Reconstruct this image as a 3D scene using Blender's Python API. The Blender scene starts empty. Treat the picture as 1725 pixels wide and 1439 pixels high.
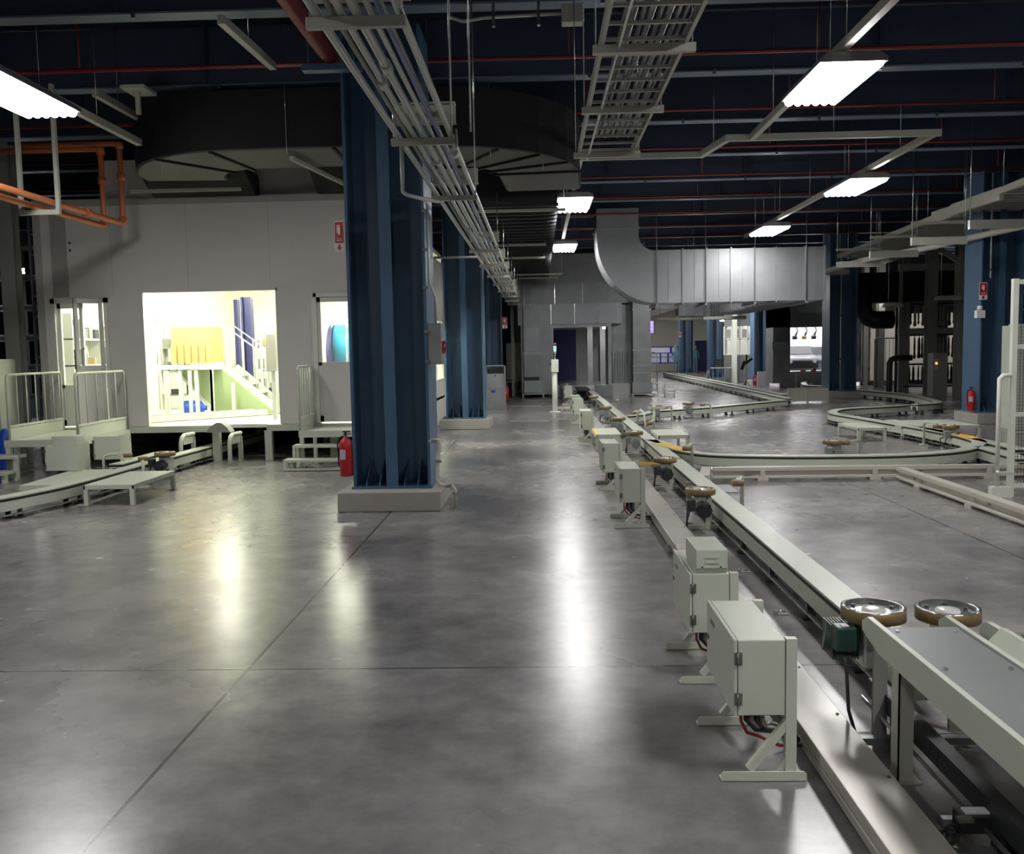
import bpy, math, random
from mathutils import Vector, Matrix
random.seed(7)
PI = math.pi
sc = bpy.context.scene
COL = sc.collection

# ------------------------------------------------------------------ camera
F, CX, CY, H, ROLL = 1550.0, 862.5, 719.5, 1.75, 0.0165
cY = Vector(((908-CX)/F, -(588-CY)/F, -1)).normalized()          # world +Y seen from the camera
u = Vector((-math.sin(ROLL), math.cos(ROLL), 0))
cZ = (u - u.dot(cY)*cY).normalized()
cX = cY.cross(cZ)
cam = bpy.data.cameras.new('camera')
cam.sensor_width = 36.0
cam.lens = F/1725*36
cam.clip_start = 0.05
cam.clip_end = 300
camo = bpy.data.objects.new('camera', cam)
COL.objects.link(camo)
camo.matrix_world = Matrix((cX, cY, cZ)).to_4x4()
camo.location = (0, 0, H)
sc.camera = camo

# ------------------------------------------------------------------ world, exposure
w = bpy.data.worlds.new('world'); sc.world = w; w.use_nodes = True
w.node_tree.nodes['Background'].inputs[0].default_value = (0.6, 0.75, 1, 1)
w.node_tree.nodes['Background'].inputs[1].default_value = 0.03
sc.view_settings.view_transform = 'Standard'
sc.view_settings.look = 'None'
sc.view_settings.gamma = 1
sc.view_settings.exposure = 0.12
sc.cycles.sample_clamp_indirect = 5.0
sc.cycles.blur_glossy = 1.5
LAMP = 46.0          # radiance of the hall lamps
BOOTH = 230.0         # radiance of the lamps inside the booth

def ray(px, py):
    c = ((px-CX)/F, -(py-CY)/F, -1)
    return [c[0]*a[0]+c[1]*a[1]+c[2]*a[2] for a in (cX, cY, cZ)]
def gp(px, py, z=0.0):
    r = ray(px, py); t = (z-H)/r[2]; return (r[0]*t, r[1]*t, z)
def at(px, py, Y):
    r = ray(px, py); t = Y/r[1]; return (r[0]*t, Y, H+r[2]*t)

# ------------------------------------------------------------------ materials
def mat(name, col, rough=0.5, metal=0.0, var=0.0, scale=6.0, bump=0.0, emit=None, estr=0.0, alpha=1.0, trans=0.0, stretch=None, spec=0.5):
    m = bpy.data.materials.new(name); m.use_nodes = True
    nt = m.node_tree; b = nt.nodes['Principled BSDF']
    b.inputs['Base Color'].default_value = (*col, 1)
    b.inputs['Roughness'].default_value = rough
    b.inputs['Metallic'].default_value = metal
    b.inputs['Specular IOR Level'].default_value = spec
    if alpha < 1: b.inputs['Alpha'].default_value = alpha
    if trans: b.inputs['Transmission Weight'].default_value = trans
    if emit:
        b.inputs['Emission Color'].default_value = (*emit, 1)
        b.inputs['Emission Strength'].default_value = estr
    if var or bump:
        tc = nt.nodes.new('ShaderNodeTexCoord'); no = nt.nodes.new('ShaderNodeTexNoise')
        mp = nt.nodes.new('ShaderNodeMapping')
        if stretch: mp.inputs['Scale'].default_value = stretch
        nt.links.new(tc.outputs['Object'], mp.inputs[0]); nt.links.new(mp.outputs[0], no.inputs['Vector'])
        no.inputs['Scale'].default_value = scale; no.inputs['Detail'].default_value = 5
        if var:
            mx = nt.nodes.new('ShaderNodeMix'); mx.data_type = 'RGBA'
            mx.inputs[6].default_value = (*[c*(1-var) for c in col], 1)
            mx.inputs[7].default_value = (*[min(1, c*(1+var)) for c in col], 1)
            nt.links.new(no.outputs['Fac'], mx.inputs[0]); nt.links.new(mx.outputs[2], b.inputs['Base Color'])
            mr = nt.nodes.new('ShaderNodeMapRange')
            mr.inputs[3].default_value = max(0.03, rough-0.1); mr.inputs[4].default_value = min(1, rough+0.1)
            nt.links.new(no.outputs['Fac'], mr.inputs[0]); nt.links.new(mr.outputs[0], b.inputs['Roughness'])
        if bump:
            bp = nt.nodes.new('ShaderNodeBump'); bp.inputs['Strength'].default_value = bump; bp.inputs['Distance'].default_value = 0.02
            nt.links.new(no.outputs['Fac'], bp.inputs['Height']); nt.links.new(bp.outputs[0], b.inputs['Normal'])
    return m

def floor_mat():
    m = bpy.data.materials.new('polished_concrete'); m.use_nodes = True
    nt = m.node_tree; b = nt.nodes['Principled BSDF']; N = nt.nodes.new; L = nt.links.new
    geo = N('ShaderNodeNewGeometry'); pos = geo.outputs['Position']
    n1 = N('ShaderNodeTexNoise'); n1.inputs['Scale'].default_value = 0.55; n1.inputs['Detail'].default_value = 5; n1.inputs['Roughness'].default_value = 0.55
    n2 = N('ShaderNodeTexNoise'); n2.inputs['Scale'].default_value = 3.5; n2.inputs['Detail'].default_value = 6; n2.inputs['Roughness'].default_value = 0.65
    n3 = N('ShaderNodeTexNoise'); n3.inputs['Scale'].default_value = 0.22; n3.inputs['Detail'].default_value = 3
    for n in (n1, n2, n3): L(pos, n.inputs['Vector'])
    cr = N('ShaderNodeValToRGB')
    cr.color_ramp.elements[0].position = 0.2; cr.color_ramp.elements[0].color = (0.075, 0.076, 0.078, 1)
    cr.color_ramp.elements[1].position = 0.8; cr.color_ramp.elements[1].color = (0.34, 0.325, 0.315, 1)
    e = cr.color_ramp.elements.new(0.5); e.color = (0.19, 0.186, 0.186, 1)
    L(n1.outputs['Fac'], cr.inputs[0])
    c2 = N('ShaderNodeValToRGB')
    c2.color_ramp.elements[0].position = 0.15; c2.color_ramp.elements[0].color = (0.5, 0.5, 0.52, 1)
    c2.color_ramp.elements[1].position = 0.85; c2.color_ramp.elements[1].color = (1.5, 1.47, 1.44, 1)
    L(n2.outputs['Fac'], c2.inputs[0])
    mu = N('ShaderNodeMix'); mu.data_type = 'RGBA'; mu.blend_type = 'MULTIPLY'; mu.inputs[0].default_value = 1
    L(cr.outputs[0], mu.inputs[6]); L(c2.outputs[0], mu.inputs[7])
    c3 = N('ShaderNodeValToRGB')
    c3.color_ramp.elements[0].position = 0.25; c3.color_ramp.elements[0].color = (0.93, 0.97, 1.02, 1)
    c3.color_ramp.elements[1].position = 0.75; c3.color_ramp.elements[1].color = (1.12, 1.05, 1.0, 1)
    L(n3.outputs['Fac'], c3.inputs[0])
    mw = N('ShaderNodeMix'); mw.data_type = 'RGBA'; mw.blend_type = 'MULTIPLY'; mw.inputs[0].default_value = 1
    L(mu.outputs[2], mw.inputs[6]); L(c3.outputs[0], mw.inputs[7]); mu = mw
    # saw-cut joints of the slab: x = -1.65 + 11 k, y = 4.95 k
    sp = N('ShaderNodeSeparateXYZ'); L(pos, sp.inputs[0])
    def math_(op, a, bb=None):
        n = N('ShaderNodeMath'); n.operation = op
        for i, v in enumerate((a, bb)):
            if v is None: continue
            if isinstance(v, (int, float)): n.inputs[i].default_value = v
            else: L(v, n.inputs[i])
        return n.outputs[0]
    def line(src, off, per, wd):
        a = math_('ADD', src, off+per/2+per*20)
        a = math_('MODULO', a, per)
        a = math_('ABSOLUTE', math_('SUBTRACT', a, per/2))
        return math_('LESS_THAN', a, wd)
    jx = line(sp.outputs[0], 1.65, 5.5, 0.009)
    jy = line(sp.outputs[1], 0.0, 4.95, 0.007)
    j = math_('MAXIMUM', jx, jy)
    m2 = N('ShaderNodeMix'); m2.data_type = 'RGBA'
    L(j, m2.inputs[0]); L(mu.outputs[2], m2.inputs[6]); m2.inputs[7].default_value = (0.035, 0.032, 0.03, 1)
    L(m2.outputs[2], b.inputs['Base Color'])
    mr = N('ShaderNodeMapRange'); mr.inputs[1].default_value = 0.1; mr.inputs[2].default_value = 0.9
    mr.inputs[3].default_value = 0.19; mr.inputs[4].default_value = 0.33
    L(n1.outputs['Fac'], mr.inputs[0]); L(mr.outputs[0], b.inputs['Roughness'])
    bp = N('ShaderNodeBump'); bp.inputs['Strength'].default_value = 0.012; bp.inputs['Distance'].default_value = 0.02
    L(n2.outputs['Fac'], bp.inputs['Height']); L(bp.outputs[0], b.inputs['Normal'])
    b.inputs['Specular IOR Level'].default_value = 0.6
    return m

Mt = dict(
    floor=floor_mat(),
    blue=mat('blue_steel_paint', (0.055, 0.115, 0.20), 0.38, 0, 0.12, 3, 0.05),
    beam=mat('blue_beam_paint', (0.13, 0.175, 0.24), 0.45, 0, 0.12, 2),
    web=mat('shaded_dusty_web', (0.045, 0.062, 0.105), 0.5, 0, 0.15, 1.5),  # the beam paint again, darkened for shade and dust on the webs
    deck=mat('roof_deck', (0.02, 0.025, 0.045), 0.7, 0, 0.2, 1),
    cream=mat('cream_paint', (0.51, 0.54, 0.455), 0.35, 0, 0.04, 4, 0.02),
    white=mat('white_paint', (0.72, 0.74, 0.66), 0.35, 0, 0.04, 3),
    beige=mat('beige_duct_paint', (0.50, 0.47, 0.41), 0.35, 0, 0.07, 2),
    trough=mat('cable_duct_paint', (0.48, 0.45, 0.41), 0.24, 0.15, 0.06, 2, 0.02),
    panel=mat('booth_wall_panel', (0.64, 0.625, 0.59), 0.5, 0, 0.07, 0.7),
    trimg=mat('booth_trim', (0.40, 0.39, 0.36), 0.5, 0, 0.05, 2),
    inside=mat('booth_inside_white', (0.84, 0.85, 0.74), 0.5),
    galv=mat('galvanised_sheet', (0.33, 0.34, 0.355), 0.46, 0.65, 0.25, 1.4, 0.04),
    galvd=mat('dull_galvanised', (0.27, 0.28, 0.285), 0.42, 0.6, 0.35, 2.0, 0.05),
    steel=mat('brushed_steel', (0.55, 0.56, 0.56), 0.22, 0.9, 0.1, 5),
    greytop=mat('grey_cover_sheet', (0.185, 0.195, 0.195), 0.4, 0.1, 0.12, 3, 0.02),
    insul=mat('black_insulation', (0.005, 0.005, 0.006), 0.75, 0, 0.2, 3, 0.1),
    insul_under=mat('grey_duct_underside', (0.10, 0.10, 0.097), 0.7, 0, 0.1, 2),
    black=mat('black_rubber', (0.012, 0.012, 0.012), 0.55, 0, 0.1, 5),
    dark=mat('dark_machine', (0.03, 0.032, 0.035), 0.45, 0.3, 0.3, 4),
    darksteel=mat('dark_grey_steel', (0.25, 0.25, 0.23), 0.55, 0, 0.1, 2),
    brown=mat('amber_roller_rim', (0.19, 0.13, 0.055), 0.42, 0, 0.15, 8),
    yellow=mat('yellow_paint', (0.72, 0.45, 0.06), 0.45, 0, 0.05, 4),
    red=mat('red_pipe_paint', (0.19, 0.022, 0.018), 0.4, 0, 0.1, 4),
    fire=mat('fire_red', (0.45, 0.015, 0.02), 0.3, 0, 0.05, 4),
    orange=mat('orange_pipe_paint', (0.56, 0.17, 0.06), 0.42, 0, 0.1, 4),
    chan=mat('cream_wiring_channel', (0.44, 0.44, 0.38), 0.4, 0, 0.06, 3),
    pipe=mat('galvanised_pipe', (0.52, 0.54, 0.52), 0.38, 0.35, 0.08, 3),
    hose=mat('blue_hose', (0.10, 0.14, 0.32), 0.35),
    concrete=mat('plinth_concrete', (0.33, 0.315, 0.285), 0.75, 0, 0.12, 5, 0.2),
    green=mat('green_motor_paint', (0.015, 0.045, 0.036), 0.38, 0.1, 0.1, 5),
    motor=mat('grey_motor', (0.22, 0.25, 0.25), 0.35, 0.3, 0.1, 5),
    lime=mat('pale_green_sheet', (0.33, 0.42, 0.22), 0.5, 0, 0.05, 3),
    wood=mat('tan_board', (0.62, 0.40, 0.14), 0.6, 0, 0.12, 2, 0, stretch=(6, 1, 1)),
    bluedrum=mat('blue_plastic', (0.02, 0.09, 0.55), 0.35),
    cyan=mat('cyan_paint', (0.03, 0.38, 0.6), 0.4),
    navy=mat('navy_door', (0.015, 0.018, 0.10), 0.5),
    royal=mat('royal_blue_frame', (0.02, 0.05, 0.45), 0.45),
    labelg=mat('pale_label', (0.42, 0.42, 0.5), 0.5),
    paper=mat('white_sheet', (0.8, 0.8, 0.85), 0.6),
    hallwall=mat('far_hall_wall', (0.78, 0.74, 0.64), 0.6, 0, 0.04, 0.5),
    darkwall=mat('dark_hall_wall', (0.035, 0.04, 0.05), 0.7, 0, 0.2, 0.6),
    cover=mat('worker_overalls', (0.14, 0.28, 0.40), 0.7),
    skin=mat('skin', (0.5, 0.3, 0.2), 0.6),
    hinge=mat('hinge_zinc', (0.20, 0.20, 0.17), 0.35, 0.7, 0.1, 9),
    glass=mat('clear_glass', (0.9, 0.95, 0.95), 0.03, 0, alpha=0.14),
    hubw=mat('wheel_hub_white', (0.66, 0.66, 0.63), 0.3, 0.3, 0.05, 8),
    carbody=mat('grey_car_body', (0.10, 0.11, 0.12), 0.3, 0.5, 0.1, 3),
    lamp=mat('lamp_tube', (1, 1, 1), 0.4, emit=(1, 0.985, 0.97), estr=LAMP),
    lampdim=mat('lamp_tube_far', (1, 1, 1), 0.4, emit=(1, 0.98, 0.95), estr=30),
    lampb=mat('booth_lamp', (1, 1, 1), 0.4, emit=(1, 1.0, 0.80), estr=BOOTH),
    screen=mat('purple_screen', (0.05, 0.02, 0.1), 0.3, emit=(0.42, 0.30, 1.0), estr=1.1),
    screenl=mat('screen_white_text', (0.05, 0.02, 0.1), 0.3, emit=(0.9, 0.85, 1.0), estr=1.1),
    gled=mat('green_lamp', (0.0, 0.4, 0.1), 0.3, emit=(0.1, 1, 0.35), estr=3),
    rled=mat('orange_indicator', (0.5, 0.1, 0.0), 0.3, emit=(1, 0.25, 0.05), estr=4),
)

# ------------------------------------------------------------------ mesh helpers
class MB:
    def __init__(s): s.v = []; s.f = []; s.sm = []
    def face(s, idx, smooth=False): s.f.append(idx); s.sm.append(smooth)
    def box(s, x0, x1, y0, y1, z0, z1):
        if x0 > x1: x0, x1 = x1, x0
        if y0 > y1: y0, y1 = y1, y0
        if z0 > z1: z0, z1 = z1, z0
        b = len(s.v)
        s.v += [(x0,y0,z0),(x1,y0,z0),(x1,y1,z0),(x0,y1,z0),(x0,y0,z1),(x1,y0,z1),(x1,y1,z1),(x0,y1,z1)]
        for q in ((3,2,1,0),(4,5,6,7),(0,1,5,4),(1,2,6,5),(2,3,7,6),(3,0,4,7)): s.face([b+i for i in q])
        return s
    def prism(s, poly, axis, a0, a1):
        """poly of 2D points in the plane across 'axis' (x:(y,z) y:(x,z) z:(x,y))."""
        b = len(s.v); n = len(poly)
        def P(p, a): return {'x': (a, p[0], p[1]), 'y': (p[0], a, p[1]), 'z': (p[0], p[1], a)}[axis]
        s.v += [P(p, a0) for p in poly] + [P(p, a1) for p in poly]
        s.face([b+i for i in range(n)][::-1]); s.face([b+n+i for i in range(n)])
        for i in range(n): j = (i+1) % n; s.face([b+i, b+j, b+n+j, b+n+i])
        return s
    def bar(s, p0, p1, wd, ht=None, up=(0,0,1)):
        ht = ht or wd
        p0 = Vector(p0); p1 = Vector(p1); d = (p1-p0).normalized(); up = Vector(up)
        if abs(d.dot(up)) > 0.99: up = Vector((0, 1, 0))
        a = d.cross(up).normalized()*wd/2; c = a.cross(d).normalized()*ht/2
        b = len(s.v)
        for p in (p0, p1):
            for q in (-a-c, a-c, a+c, -a+c): s.v.append(tuple(p+q))
        for q in ((3,2,1,0),(4,5,6,7),(0,1,5,4),(1,2,6,5),(2,3,7,6),(3,0,4,7)): s.face([b+i for i in q])
        return s
    def cyl(s, p0, p1, r, n=12, r1=None, cap=True):
        r1 = r if r1 is None else r1
        p0 = Vector(p0); p1 = Vector(p1); d = (p1-p0).normalized()
        up = Vector((0,0,1)) if abs(d.z) < 0.95 else Vector((1,0,0))
        a = d.cross(up).normalized(); c = a.cross(d)
        b = len(s.v)
        for p, rr in ((p0, r), (p1, r1)):
            for i in range(n):
                t = 2*PI*i/n; s.v.append(tuple(p + a*math.cos(t)*rr + c*math.sin(t)*rr))
        for i in range(n): j = (i+1) % n; s.face([b+i, b+n+i, b+n+j, b+j], True)
        if cap: s.face([b+i for i in range(n)]); s.face([b+n+i for i in range(n)][::-1])
        return s
    def tube(s, pts, r, n=8):
        pts = [Vector(p) for p in pts]; b = len(s.v); m = len(pts); prev = None
        for k, p in enumerate(pts):
            d = ((pts[min(k+1, m-1)]-p).normalized() + (p-pts[max(k-1, 0)]).normalized())
            d = d.normalized() if d.length > 1e-6 else Vector((0,0,1))
            up = prev if prev is not None else (Vector((0,0,1)) if abs(d.z) < 0.9 else Vector((1,0,0)))
            a = d.cross(up)
            if a.length < 1e-4: a = d.cross(Vector((0.3, 0.8, 0.2)))
            a.normalize(); c = a.cross(d).normalized(); prev = c
            for i in range(n):
                t = 2*PI*i/n; s.v.append(tuple(p+a*math.cos(t)*r+c*math.sin(t)*r))
        for k in range(m-1):
            for i in range(n):
                j = (i+1) % n; s.face([b+k*n+i, b+(k+1)*n+i, b+(k+1)*n+j, b+k*n+j], True)
        s.face([b+i for i in range(n)]); s.face([b+(m-1)*n+i for i in range(n)][::-1])
        return s
    def sweep(s, prof, path, closed_prof=True):
        """prof: (offset to the right, z) points; path: 2D points with constant z=0 base."""
        b = len(s.v); n = len(prof); m = len(path)
        for k, p in enumerate(path):
            p = Vector(p[:2]).to_3d()
            a = Vector(path[max(k-1, 0)][:2]); c = Vector(path[min(k+1, m-1)][:2])
            d0 = (Vector(path[k][:2])-a); d1 = (c-Vector(path[k][:2]))
            d0 = d0.normalized() if d0.length > 1e-6 else d1.normalized()
            d1 = d1.normalized() if d1.length > 1e-6 else d0
            t = (d0+d1).normalized(); nrm = Vector((t.y, -t.x, 0))
            sc_ = 1/max(0.5, t.dot(d0))
            for o, z in prof: s.v.append(tuple(p+nrm*o*sc_+Vector((0, 0, z))))
        for k in range(m-1):
            for i in range(n):
                j = (i+1) % n; s.face([b+k*n+i, b+k*n+j, b+(k+1)*n+j, b+(k+1)*n+i])
        s.face([b+i for i in range(n)][::-1]); s.face([b+(m-1)*n+i for i in range(n)])
        return s
    def lathe(s, prof, c=(0,0,0), n=24):
        b = len(s.v); m = len(prof)
        for r, z in prof:
            for i in range(n):
                t = 2*PI*i/n; s.v.append((c[0]+r*math.cos(t), c[1]+r*math.sin(t), c[2]+z))
        for k in range(m-1):
            for i in range(n):
                j = (i+1) % n; s.face([b+k*n+i, b+k*n+j, b+(k+1)*n+j, b+(k+1)*n+i], True)
        s.face([b+i for i in range(n)][::-1]); s.face([b+(m-1)*n+i for i in range(n)])
        return s
    def build(s, name, m, parent=None, bevel=0.0, label=None):
        me = bpy.data.meshes.new(name); me.from_pydata(s.v, [], s.f); me.update()
        for p, q in zip(me.polygons, s.sm): p.use_smooth = q
        me.materials.append(Mt[m] if isinstance(m, str) else m)
        o = bpy.data.objects.new(name, me); COL.objects.link(o)
        if parent is not None:
            o.parent = parent
            o.matrix_parent_inverse = Matrix.Translation(-parent.location)
        if bevel:
            bv = o.modifiers.new('bevel', 'BEVEL'); bv.width = bevel; bv.segments = 2; bv.limit_method = 'ANGLE'
        if label: o['label'] = label
        return o

def thing(name, label, cat, loc, group=None):
    o = bpy.data.objects.new(name, None); COL.objects.link(o); o.location = loc
    o.empty_display_size = 0.1
    return tag(o, label, cat, group)
def tag(o, label, cat, group=None, kind=None):
    o['label'] = label; o['category'] = cat
    if group: o['group'] = group
    if kind: o['kind'] = kind
    return o
def struct(o): o['kind'] = 'structure'; return o
def B(*a): return MB().box(*a)
def ordn(i): return ['first','second','third','fourth','fifth','sixth','seventh','eighth','ninth','tenth','eleventh','twelfth'][i]

def text_obj(s, size, m, parent, origin, xdir, up, name='lettering', align='CENTER', ext=0.0015):
    cu = bpy.data.curves.new(name, 'FONT'); cu.body = s; cu.size = size; cu.extrude = ext
    cu.align_x = align; cu.align_y = 'CENTER'
    tmp = bpy.data.objects.new(name, cu); COL.objects.link(tmp)
    dg = bpy.context.evaluated_depsgraph_get()
    me = bpy.data.meshes.new_from_object(tmp.evaluated_get(dg)); bpy.data.objects.remove(tmp)
    x = Vector(xdir).normalized(); y = Vector(up).normalized(); z = x.cross(y)
    M = Matrix((x, y, z)).transposed().to_4x4(); M.translation = Vector(origin)
    me.transform(M); me.materials.clear(); me.materials.append(Mt[m])
    o = bpy.data.objects.new(name, me); COL.objects.link(o)
    if parent: o.parent = parent; o.matrix_parent_inverse = Matrix.Translation(-parent.location)
    return o

# ================================================================== SETTING
XL, XR, YB, YF = -15.0, 26.0, -7.0, 66.0
ZB = 5.25            # underside of the roof beams
struct(B(XL, XR, YB, YF, -0.3, 0).build('floor', 'floor'))
struct(B(XL, XR, YB, YF, 6.05, 6.3).build('ceiling', 'deck'))
struct(B(XL-.2, XL, YB, YF, 0, 6.05).build('wall_left', 'darkwall'))
struct(B(XR, XR+.2, YB, YF, 0, 6.05).build('wall_right', 'darkwall'))
struct(B(XL, XR, YB-.2, YB, 0, 6.05).build('wall_front', 'darkwall'))
m = B(XL, 4.3, YF, YF+.2, 0, 6.05).build('wall_back', 'darkwall'); struct(m)
m = MB(); m.box(4.3, XR, YF, YF+.2, 0, 6.05); struct(m.build('wall_far_side', 'hallwall'))

# roof beams, one every 2.5 m, running across the hall
ys = [9.75-2.5*3, 9.75-2.5*2, 9.75-2.5]+[9.75+2.56*i for i in range(12)]
for i, y in enumerate(ys):
    k = i-3
    if k < 0: lb = 'blue roof beam overhead, %s bay in front of the near column' % ordn(-k-1)
    else: lb = 'blue steel roof beam crossing the hall, %s from the near column backwards' % ordn(k)
    t = thing('roof_beam', lb, 'beam', (5, y, ZB), 'roof beams across the hall')
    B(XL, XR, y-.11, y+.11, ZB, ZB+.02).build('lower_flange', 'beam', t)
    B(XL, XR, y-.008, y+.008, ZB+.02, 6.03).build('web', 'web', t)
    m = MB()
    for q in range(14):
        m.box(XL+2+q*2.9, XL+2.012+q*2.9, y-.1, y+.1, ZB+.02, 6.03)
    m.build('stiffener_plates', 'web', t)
    # flange seen from aisle has hanger clips
    if 0 <= k < 5:
        m = MB()
        for xx in (-4.1, 0.7, 2.3, 4.4, 6.2): m.box(xx-.02, xx+.02, y-.13, y-.10, ZB-.04, ZB+.03)
        m.build('hanger_clips', 'steel', t)

# sprinkler pipes with their droppers
for i in range(8):
    y = 11.1+2.56*i
    t = thing('sprinkler_pipe', 'thin red sprinkler pipe crossing below the roof, %s from the camera' % ordn(i), 'pipe', (2, y, 5.12), 'red sprinkler pipes across the hall')
    if i == 0:
        MB().cyl((-13, y, 5.15), (XR-8, y, 5.15), 0.026, 10).build('pipe_run', 'red', t)
    else:
        MB().cyl((-13, y, 5.14), (XR-8, y, 5.14), 0.022, 8).build('pipe_run', 'red', t)
    for q in range(9):
        xx = -11.2+q*2.9+(i % 3)*0.35; MB().cyl((xx, y, 5.15), (xx, y, 6.04), 0.012, 6).build('dropper', 'red', t)

# ================================================================== COLUMNS
def column(xc, yc, label, plinth=True, scale=1.0, zt=ZB+.01):
    t = thing('steel_column', label, 'column', (xc, yc, 0), 'blue building columns')
    z0 = 0.22 if plinth else 0.0
    if plinth:
        B(xc-.57, xc+.57, yc-.62, yc+.50, 0.001, .22).build('plinth', 'concrete', t, 0.012, 'grey concrete plinth under the column')
    a = .42*scale; y0 = yc-.36; y1 = yc+.42; ym = yc+.02; zz = z0+.03
    B(xc-a-.03, xc+a+.03, y0-.03, y1+.03, z0, z0+.03).build('base_plate', 'blue', t)
    for sx in (-1, 1): B(xc+sx*a-.016, xc+sx*a+.016, y0, y1, zz, zt).build('flange', 'blue', t)
    B(xc-a+.016, xc+a-.016, ym-.012, ym+.012, zz, zt).build('web', 'blue', t)
    m = B(xc-.012, xc+.012, y0+.03, ym-.012, zz, zt); m.box(xc-.065, xc+.065, y0, y0+.03, zz, zt)
    m.box(xc-.012, xc+.012, ym+.012, y1-.03, zz, zt); m.box(xc-.065, xc+.065, y1-.03, y1, zz, zt)
    m.build('cross_web', 'blue', t)
    m = MB()
    for dx in (-.29, -.14, .14, .29):
        m.prism([(ym-.012, zz), (y0-.01, zz), (y0+.0, zz+.04), (ym-.012, zz+.26)], 'x', xc+dx-.006, xc+dx+.006)
    m.build('base_gussets', 'blue', t)
    return t
CXL = -1.67
column(CXL, 10.55, 'tall blue steel column nearest the camera, on a concrete plinth')
column(CXL, 20.9, 'blue steel column on a plinth, directly behind the near one in the left row')
column(CXL, 31.0, 'third blue column of the left row, beside the stainless cabinet', False)
column(CXL, 41.2, 'fourth blue column of the left row, deep in the aisle', False)
CXR = 9.72
column(CXR, 20.1, 'blue column at the right edge with a fire extinguisher and sign')
column(CXR, 30.2, 'blue column in front of the bright car opening')
column(CXR, 40.5, 'blue column beside the tripod work light and lit window')
column(CXR, 51.0, 'blue column beside the desk with the dark monitor', False)
column(CXR, 61.5, 'blue column between the notice board and the navy door', False)

# column furniture
def extinguisher(x, y, z, label, side=1, r=.075):
    t = thing('fire_extinguisher', label, 'fire extinguisher', (x, y, z), 'fire extinguishers')
    MB().lathe([(r*.6, 0), (r, .015), (r, .36), (r*.85, .40), (r*.35, .44), (r*.3, .455)], (x, y, z), 20).build('cylinder', 'fire', t)
    m = MB(); [m.face([len(m.v)+q for q in (0,1,2,3)]) or m.v.extend([(x+r*1.02*math.sin(a0), y-r*1.02*math.cos(a0), z+.2), (x+r*1.02*math.sin(a0+.25), y-r*1.02*math.cos(a0+.25), z+.2), (x+r*1.02*math.sin(a0+.25), y-r*1.02*math.cos(a0+.25), z+.31), (x+r*1.02*math.sin(a0), y-r*1.02*math.cos(a0), z+.31)]) for a0 in (-.9, -.65, -.4, -.15)]
    m.build('paper_label', 'labelg', t)
    m = B(x-.012, x+.012, y-.012, y+.012, z+.45, z+.50); m.box(x-.03, x+.05, y-.01, y+.01, z+.50, z+.515)
    m.box(x-.03, x+.06, y-.01, y+.01, z+.475, z+.485); m.build('valve_handle', 'black', t)
    MB().tube([(x-.02, y-.01, z+.46), (x-.07, y-.02, z+.44), (x-.09, y-.02, z+.36), (x-.085, y-.02, z+.2), (x-.08, y-.02, z+.12)], .009, 6).build('hose', 'black', t)
    m = B(x+side*.07, x+side*(.075 if r < .08 else .112), y-.012, y+.012, z+.28, z+.30); m.build('wall_bracket', 'steel', t)
    return t
extinguisher(-2.185, 10.22, .36, 'red fire extinguisher hung on the left side of the near column', 1)
extinguisher(9.17, 19.85, .26, 'red fire extinguisher on the column at the right edge', 1, .085)
extinguisher(-1.1, 30.65, .08, 'dark red fire extinguisher far down the left row', -1)
extinguisher(9.15, 39.4, .02, 'small red fire extinguisher by the tripod work light', 1)
extinguisher(9.1, 60.9, .02, 'tiny red fire extinguisher below the far notice board', 1)

def fire_sign(x, y, z, w, h, label):
    t = thing('fire_sign', label, 'sign', (x, y, z), 'fire extinguisher signs')
    B(x-w/2, x+w/2, y, y+.008, z, z+h).build('plate', 'paper', t)
    B(x-w*.44, x+w*.44, y-.004, y, z+h*.27, z+h*.96).build('red_panel', 'fire', t)
    m = MB(); zc = z+h*.68
    m.box(x-w*.10, x+w*.14, y-.007, y-.004, zc-h*.13, zc+h*.12); m.box(x-w*.22, x-w*.13, y-.007, y-.004, zc-h*.07, zc+h*.14)
    m.box(x-w*.2, x+w*.12, y-.007, y-.004, zc+h*.14, zc+h*.18); m.build('pictogram', 'paper', t)
    m = MB(); m.prism([(x, z+h*.03), (x+w*.3, z+h*.13), (x+w*.12, z+h*.13), (x+w*.12, z+h*.22), (x-w*.12, z+h*.22), (x-w*.12, z+h*.13), (x-w*.3, z+h*.13)], 'y', y-.004, y)
    m.build('arrow', 'fire', t)
    for i, ln in enumerate((.40, .345)):
        B(x-w*.3, x+w*.3, y-.006, y-.004, z+h*ln, z+h*(ln+.018)).build('text_line', 'paper', t)
    return t
fire_sign(-2.17, 10.17, 2.86, .105, .33, 'red and white extinguisher sign on the near column')
fire_sign(9.30, 19.68, 2.60, .17, .36, 'red and white extinguisher sign on the right column')
fire_sign(-1.12, 30.6, 2.45, .16, .36, 'small extinguisher sign far down the left column row')
fire_sign(9.3, 61.13, 2.35, .18, .36, 'tiny sign on the far column beside the notice board')

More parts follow.
